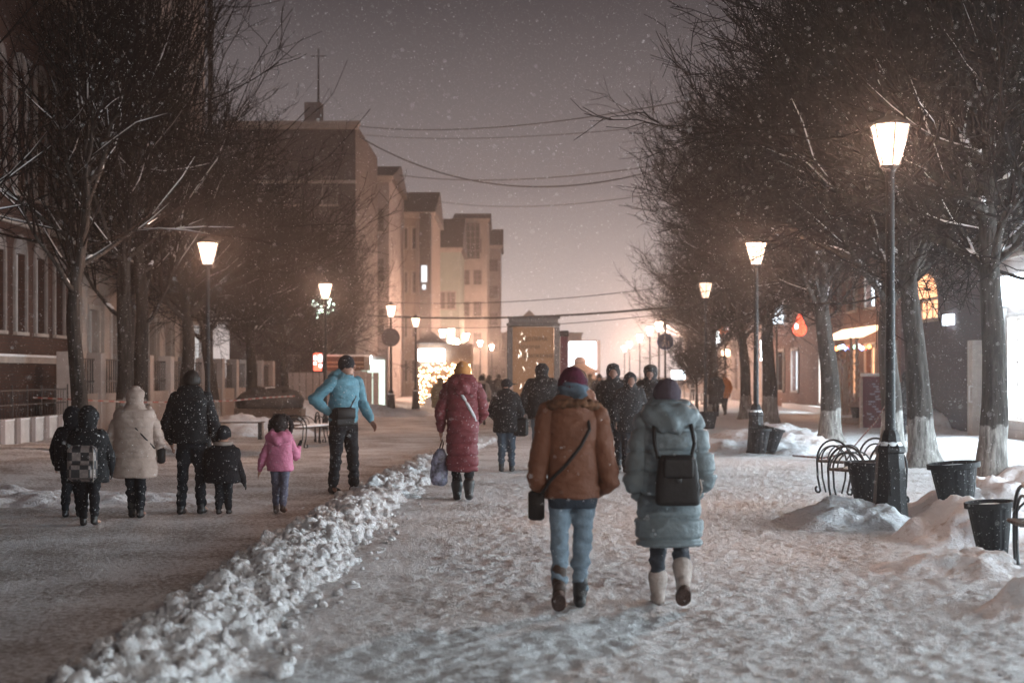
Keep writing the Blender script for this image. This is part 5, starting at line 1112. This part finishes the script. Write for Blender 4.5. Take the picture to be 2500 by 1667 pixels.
tcn = t_.nodes.new('ShaderNodeTexCoord'); nzn = t_.nodes.new('ShaderNodeTexNoise'); nzn.inputs['Scale'].default_value = 30; mxn = t_.nodes.new('ShaderNodeMix'); mxn.data_type = 'RGBA'; mxn.blend_type = 'MULTIPLY'; mxn.inputs[0].default_value = .9
t_.links.new(tcn.outputs['Object'], ck.inputs[0]); t_.links.new(tcn.outputs['Object'], nzn.inputs[0]); t_.links.new(ck.outputs[0], mxn.inputs[6]); t_.links.new(nzn.outputs[0], mxn.inputs[7]); t_.links.new(mxn.outputs[2], t_.nodes['Principled BSDF'].inputs[0])
at_person(p9, 'school_bag', 'school bag with checked black and beige print on the back of a boy', 'backpack', [('body', fused(MB().bbox(-.15, .15, -.33, -.17, .50, .89, .04), .012, 1), M_check), ('pocket', fused(MB().bbox(-.12, .12, -.37, -.30, .52, .70, .02), .012, 1), M_check), ('piping', MB().tube([(.135, -.34, .5), (.14, -.345, .7), (.13, -.33, .87)], .006, 5).mesh(), C_pale)])
p10, q = person('child in plain black walking just behind the boy with the school bag', X(170, 16.5), 16.6, 1.27, R(2), GP, C_black2, .42, 1.2, 1.0, 0, C_dark, C_boot, .16, 'hood', None, 1.3, bulk=1.2, legw=1.15, feet=((-.10, -.03, 0, -.03), (.09, .06, 0, .02)))
# middle distance
p11, q = person('youth in dark jacket and peaked cap with a bag at the side, hands in front', X(1236, 24.4), 24.4, 1.57, R(-12), GP, C_black, .42, 1.1, 1.05, 0, C_jean2, C_boot, .14, 'cap', C_black2, 1.05, arms=(((-.28, -.02, 1.08), (-.20, .14, .96)), ((.28, -.02, 1.08), (.20, .14, .96))), bulk=1.15, head_turn=1.1, legw=1.1)
at_person(p11, 'hand_bag', 'black bag hanging at the right hip of the youth in the cap', 'bag', [('bag', fused(MB().bbox(.14, .37, -.08, .12, .60, .92, .03), .016, 1), C_bag), ('strap', strap([(.28, 0, .90), (.26, -.02, 1.1), (.15, -.04, 1.3)], .02), C_bag)])
p12, q = person('tall man in black hooded jacket and grey jeans before the poster stand', X(1323, 25), 25.0, 1.84, R(3), GP, C_black, .475, 1.12, .98, 0, C_jean, C_boot, .14, 'hood_peak', None, 1.0, arms=(((-.30, -.02, 1.15), (-.30, .05, .92)), ((.30, -.02, 1.15), (.24, .14, .98))), bulk=1.15, legw=1.05)
p13, q = person('tall hooded person in dark coat coming nearer, left of the trio', X(1497, 24.8), 24.8, 1.83, R(176), GP, C_black, .44, 1.0, 1.0, 0, C_black2, C_boot, .14, 'hood', None, 1.05, bulk=1.05, face=True, legw=1.05)
p14, q = person('shorter hooded person in speckled dark coat in the middle of the trio', X(1537, 24.3), 24.2, 1.68, R(188), GP, C_black, .40, 1.0, 1.02, 0, C_black2, C_boot2, .14, 'hood', None, 1.05, bulk=1.1, face=True, legw=1.15)
p15, q = person('person with pointed black hood, right one of the trio behind the teal coat', X(1588, 25.2), 25.2, 1.82, R(170), GP, C_black, .45, 1.0, 1.0, 0, C_black2, C_boot, .14, 'hood_peak', None, 1.05, bulk=1.05, face=True)
p17, q = person('ginger-haired person with headphones hidden behind the burgundy hat', X(1412, 22.5), 22.5, 1.72, 0, GP, C_brown, .45, 1.0, 1.0, 0, C_dark, C_boot, .14, 'hair', None, 1.15, hair=C_ginger, bulk=1.0)
hp_ = MB(); hp_.tube([(q['hc'].x+math.cos(a)*q['hr']*1.05, q['hc'].y, q['hc'].z+math.sin(a)*q['hr']*1.25) for a in np.linspace(0, PI, 14)], .012, 6)
for s in (-1, 1): hp_.ell((q['hc'].x+s*q['hr']*1.02, q['hc'].y, q['hc'].z-.02), (.03, .04, .05))
at_person(p17, 'headphones', 'dark headphones on the ginger hair', 'headphones', [('band', hp_.mesh(), C_boot)])
p16, q = person('far person with pale hood peeking over the teal hood', X(1624, 33), 33, 1.56, R(180), GP, C_pale, .45, 1.0, 1.0, 0, C_dark, C_boot, .14, 'hood', None, 1.1, face=True)
p18, q = person('person in olive jacket walking away left of the wine red coat', X(1075, 46), 46, 1.56, R(5), GP, C_green, .38, 1.2, 1.1, 0, C_dark, C_boot, .14, 'hood', None, 1.0, bulk=1.3)
p19, q = person('far person in pale coat walking just right of the wine red coat', X(1176, 47), 47, 1.62, R(0), GP, C_pale, .42, 1.0, 1.0, 0, C_dark, C_boot, .14, 'beanie', C_dark, 1.0)
at_person(p19, 'small_backpack', 'small dark backpack on the far pale coat', 'backpack', [('body', MB().bbox(-.13, .13, -.26, -.13, 1.0, 1.36, .03).mesh(), C_bag)])
p25, q = person('far person in orange jacket beside the crowned lamp', X(1769, 56), 56, 1.70, R(20), GP, C_orange, .43, 1.05, 1.0, 0, C_dark, C_boot, .14, 'hair', None, 1.0, hair=C_ginger, feet=((-.12, -.2, .1, 0), (.12, .18, 0, 0)))
p26, q = person('far person in a long dark coat walking beside the orange jacket', X(1748, 55), 55, 1.76, R(15), GP, C_dark, .3, 1.2, 1.1, 0, C_dark, C_boot, .14, 'hair', None, 1.0, bulk=1.2)
p27, q = person('person in black standing behind the whitewashed tree by the shops', X(2224, 31), 31.3, 1.72, R(-10), GP, C_black, .45, 1.0, 1.0, 0, C_black2, C_boot, .14, 'hood', None, 1.0)
far = [(1194, 60, 1.62, 0, C_dark, 'left one of the two far dark walkers beside the poster stand'), (1217, 62, 1.66, 0, C_black2, 'right one of the two far dark walkers beside the poster stand'), (1180, 78, 1.7, 0, C_green, 'tiny far walker under the last left lamps'),
       (1463, 52, 1.66, R(180), C_dark, 'first far walker from the left between burgundy hat and trio'), (1440, 66, 1.7, 0, C_green, 'far walker close behind the burgundy hat'), (1484, 64, 1.62, R(180), C_greyp, 'second far walker left of the trio'), (1498, 88, 1.7, 0, C_dark, 'smallest far walker left of the trio'), (1356, 75, 1.7, 0, C_dark, 'far walker beyond the red column'), (1452, 96, 1.72, 0, C_black2, 'distant dark walker under the bright screen'), (1690, 92, 1.7, 0, C_dark, 'distant walker by the pale slat fence')]
for x_, d_, h_, r_, c_, l_ in far: person(l_, X(x_, d_), d_, h_, r_, GP, c_, .42, 1.05, 1.02, 0, C_dark, C_boot, .14, random.choice(('hood', 'beanie')), C_dark, 1.0, bulk=1.1, gloves=None)

# ------------------------------------------------------------------ falling snow and the air that carries it
rng = np.random.default_rng(9); n = 260000
c = np.stack([rng.uniform(-16, 16, n), 5.5+54*rng.uniform(0, 1, n)**1.2, rng.uniform(.1, 13, n)], 1)
r_ = rng.uniform(.0013, .0033, n)[:, None]
c = c[(np.hypot(c[:, 0], c[:, 1]) > 2.5)]; r_ = r_[:len(c)]; n = len(c)
tet = np.array([(1, 1, 1), (1, -1, -1), (-1, 1, -1), (-1, -1, 1)])/1.2
ang = rng.uniform(0, 6.28, n); ca, sa = np.cos(ang), np.sin(ang)
V = c[:, None, :]+r_[:, :, None]*np.stack([ca[:, None]*tet[:, 0]-sa[:, None]*tet[:, 1], sa[:, None]*tet[:, 0]+ca[:, None]*tet[:, 1], np.tile(tet[:, 2], (n, 1))*1.3], -1)
base = np.arange(n)[:, None]*4; Q = np.concatenate([base+np.array(f_) for f_ in ((0, 1, 2), (0, 3, 1), (0, 2, 3), (1, 3, 2))])
link_mesh('snowflakes', fast_mesh('snowflakes', V.reshape(-1, 3), Q), mat('falling snow', (.9, .9, .92), .6), None, True, kind='stuff', label='fine snow falling through the lamplight')
m = bpy.data.materials.new('snowy air'); m.use_nodes = True; t = m.node_tree; t.nodes.clear(); o_ = t.nodes.new('ShaderNodeOutputMaterial'); v_ = t.nodes.new('ShaderNodeVolumePrincipled'); v_.inputs['Color'].default_value = (.93, .88, .86, 1); v_.inputs['Density'].default_value = .00145; v_.inputs['Anisotropy'].default_value = .8; t.links.new(v_.outputs[0], o_.inputs['Volume'])
MB().box(-60, 60, -25, 262, -1.5, 27).build('haze', m, None, kind='stuff', label='snowy haze filling the street')
for n_ in list(bpy.data.objects):
    if n_.users_collection == () : bpy.data.objects.remove(n_)
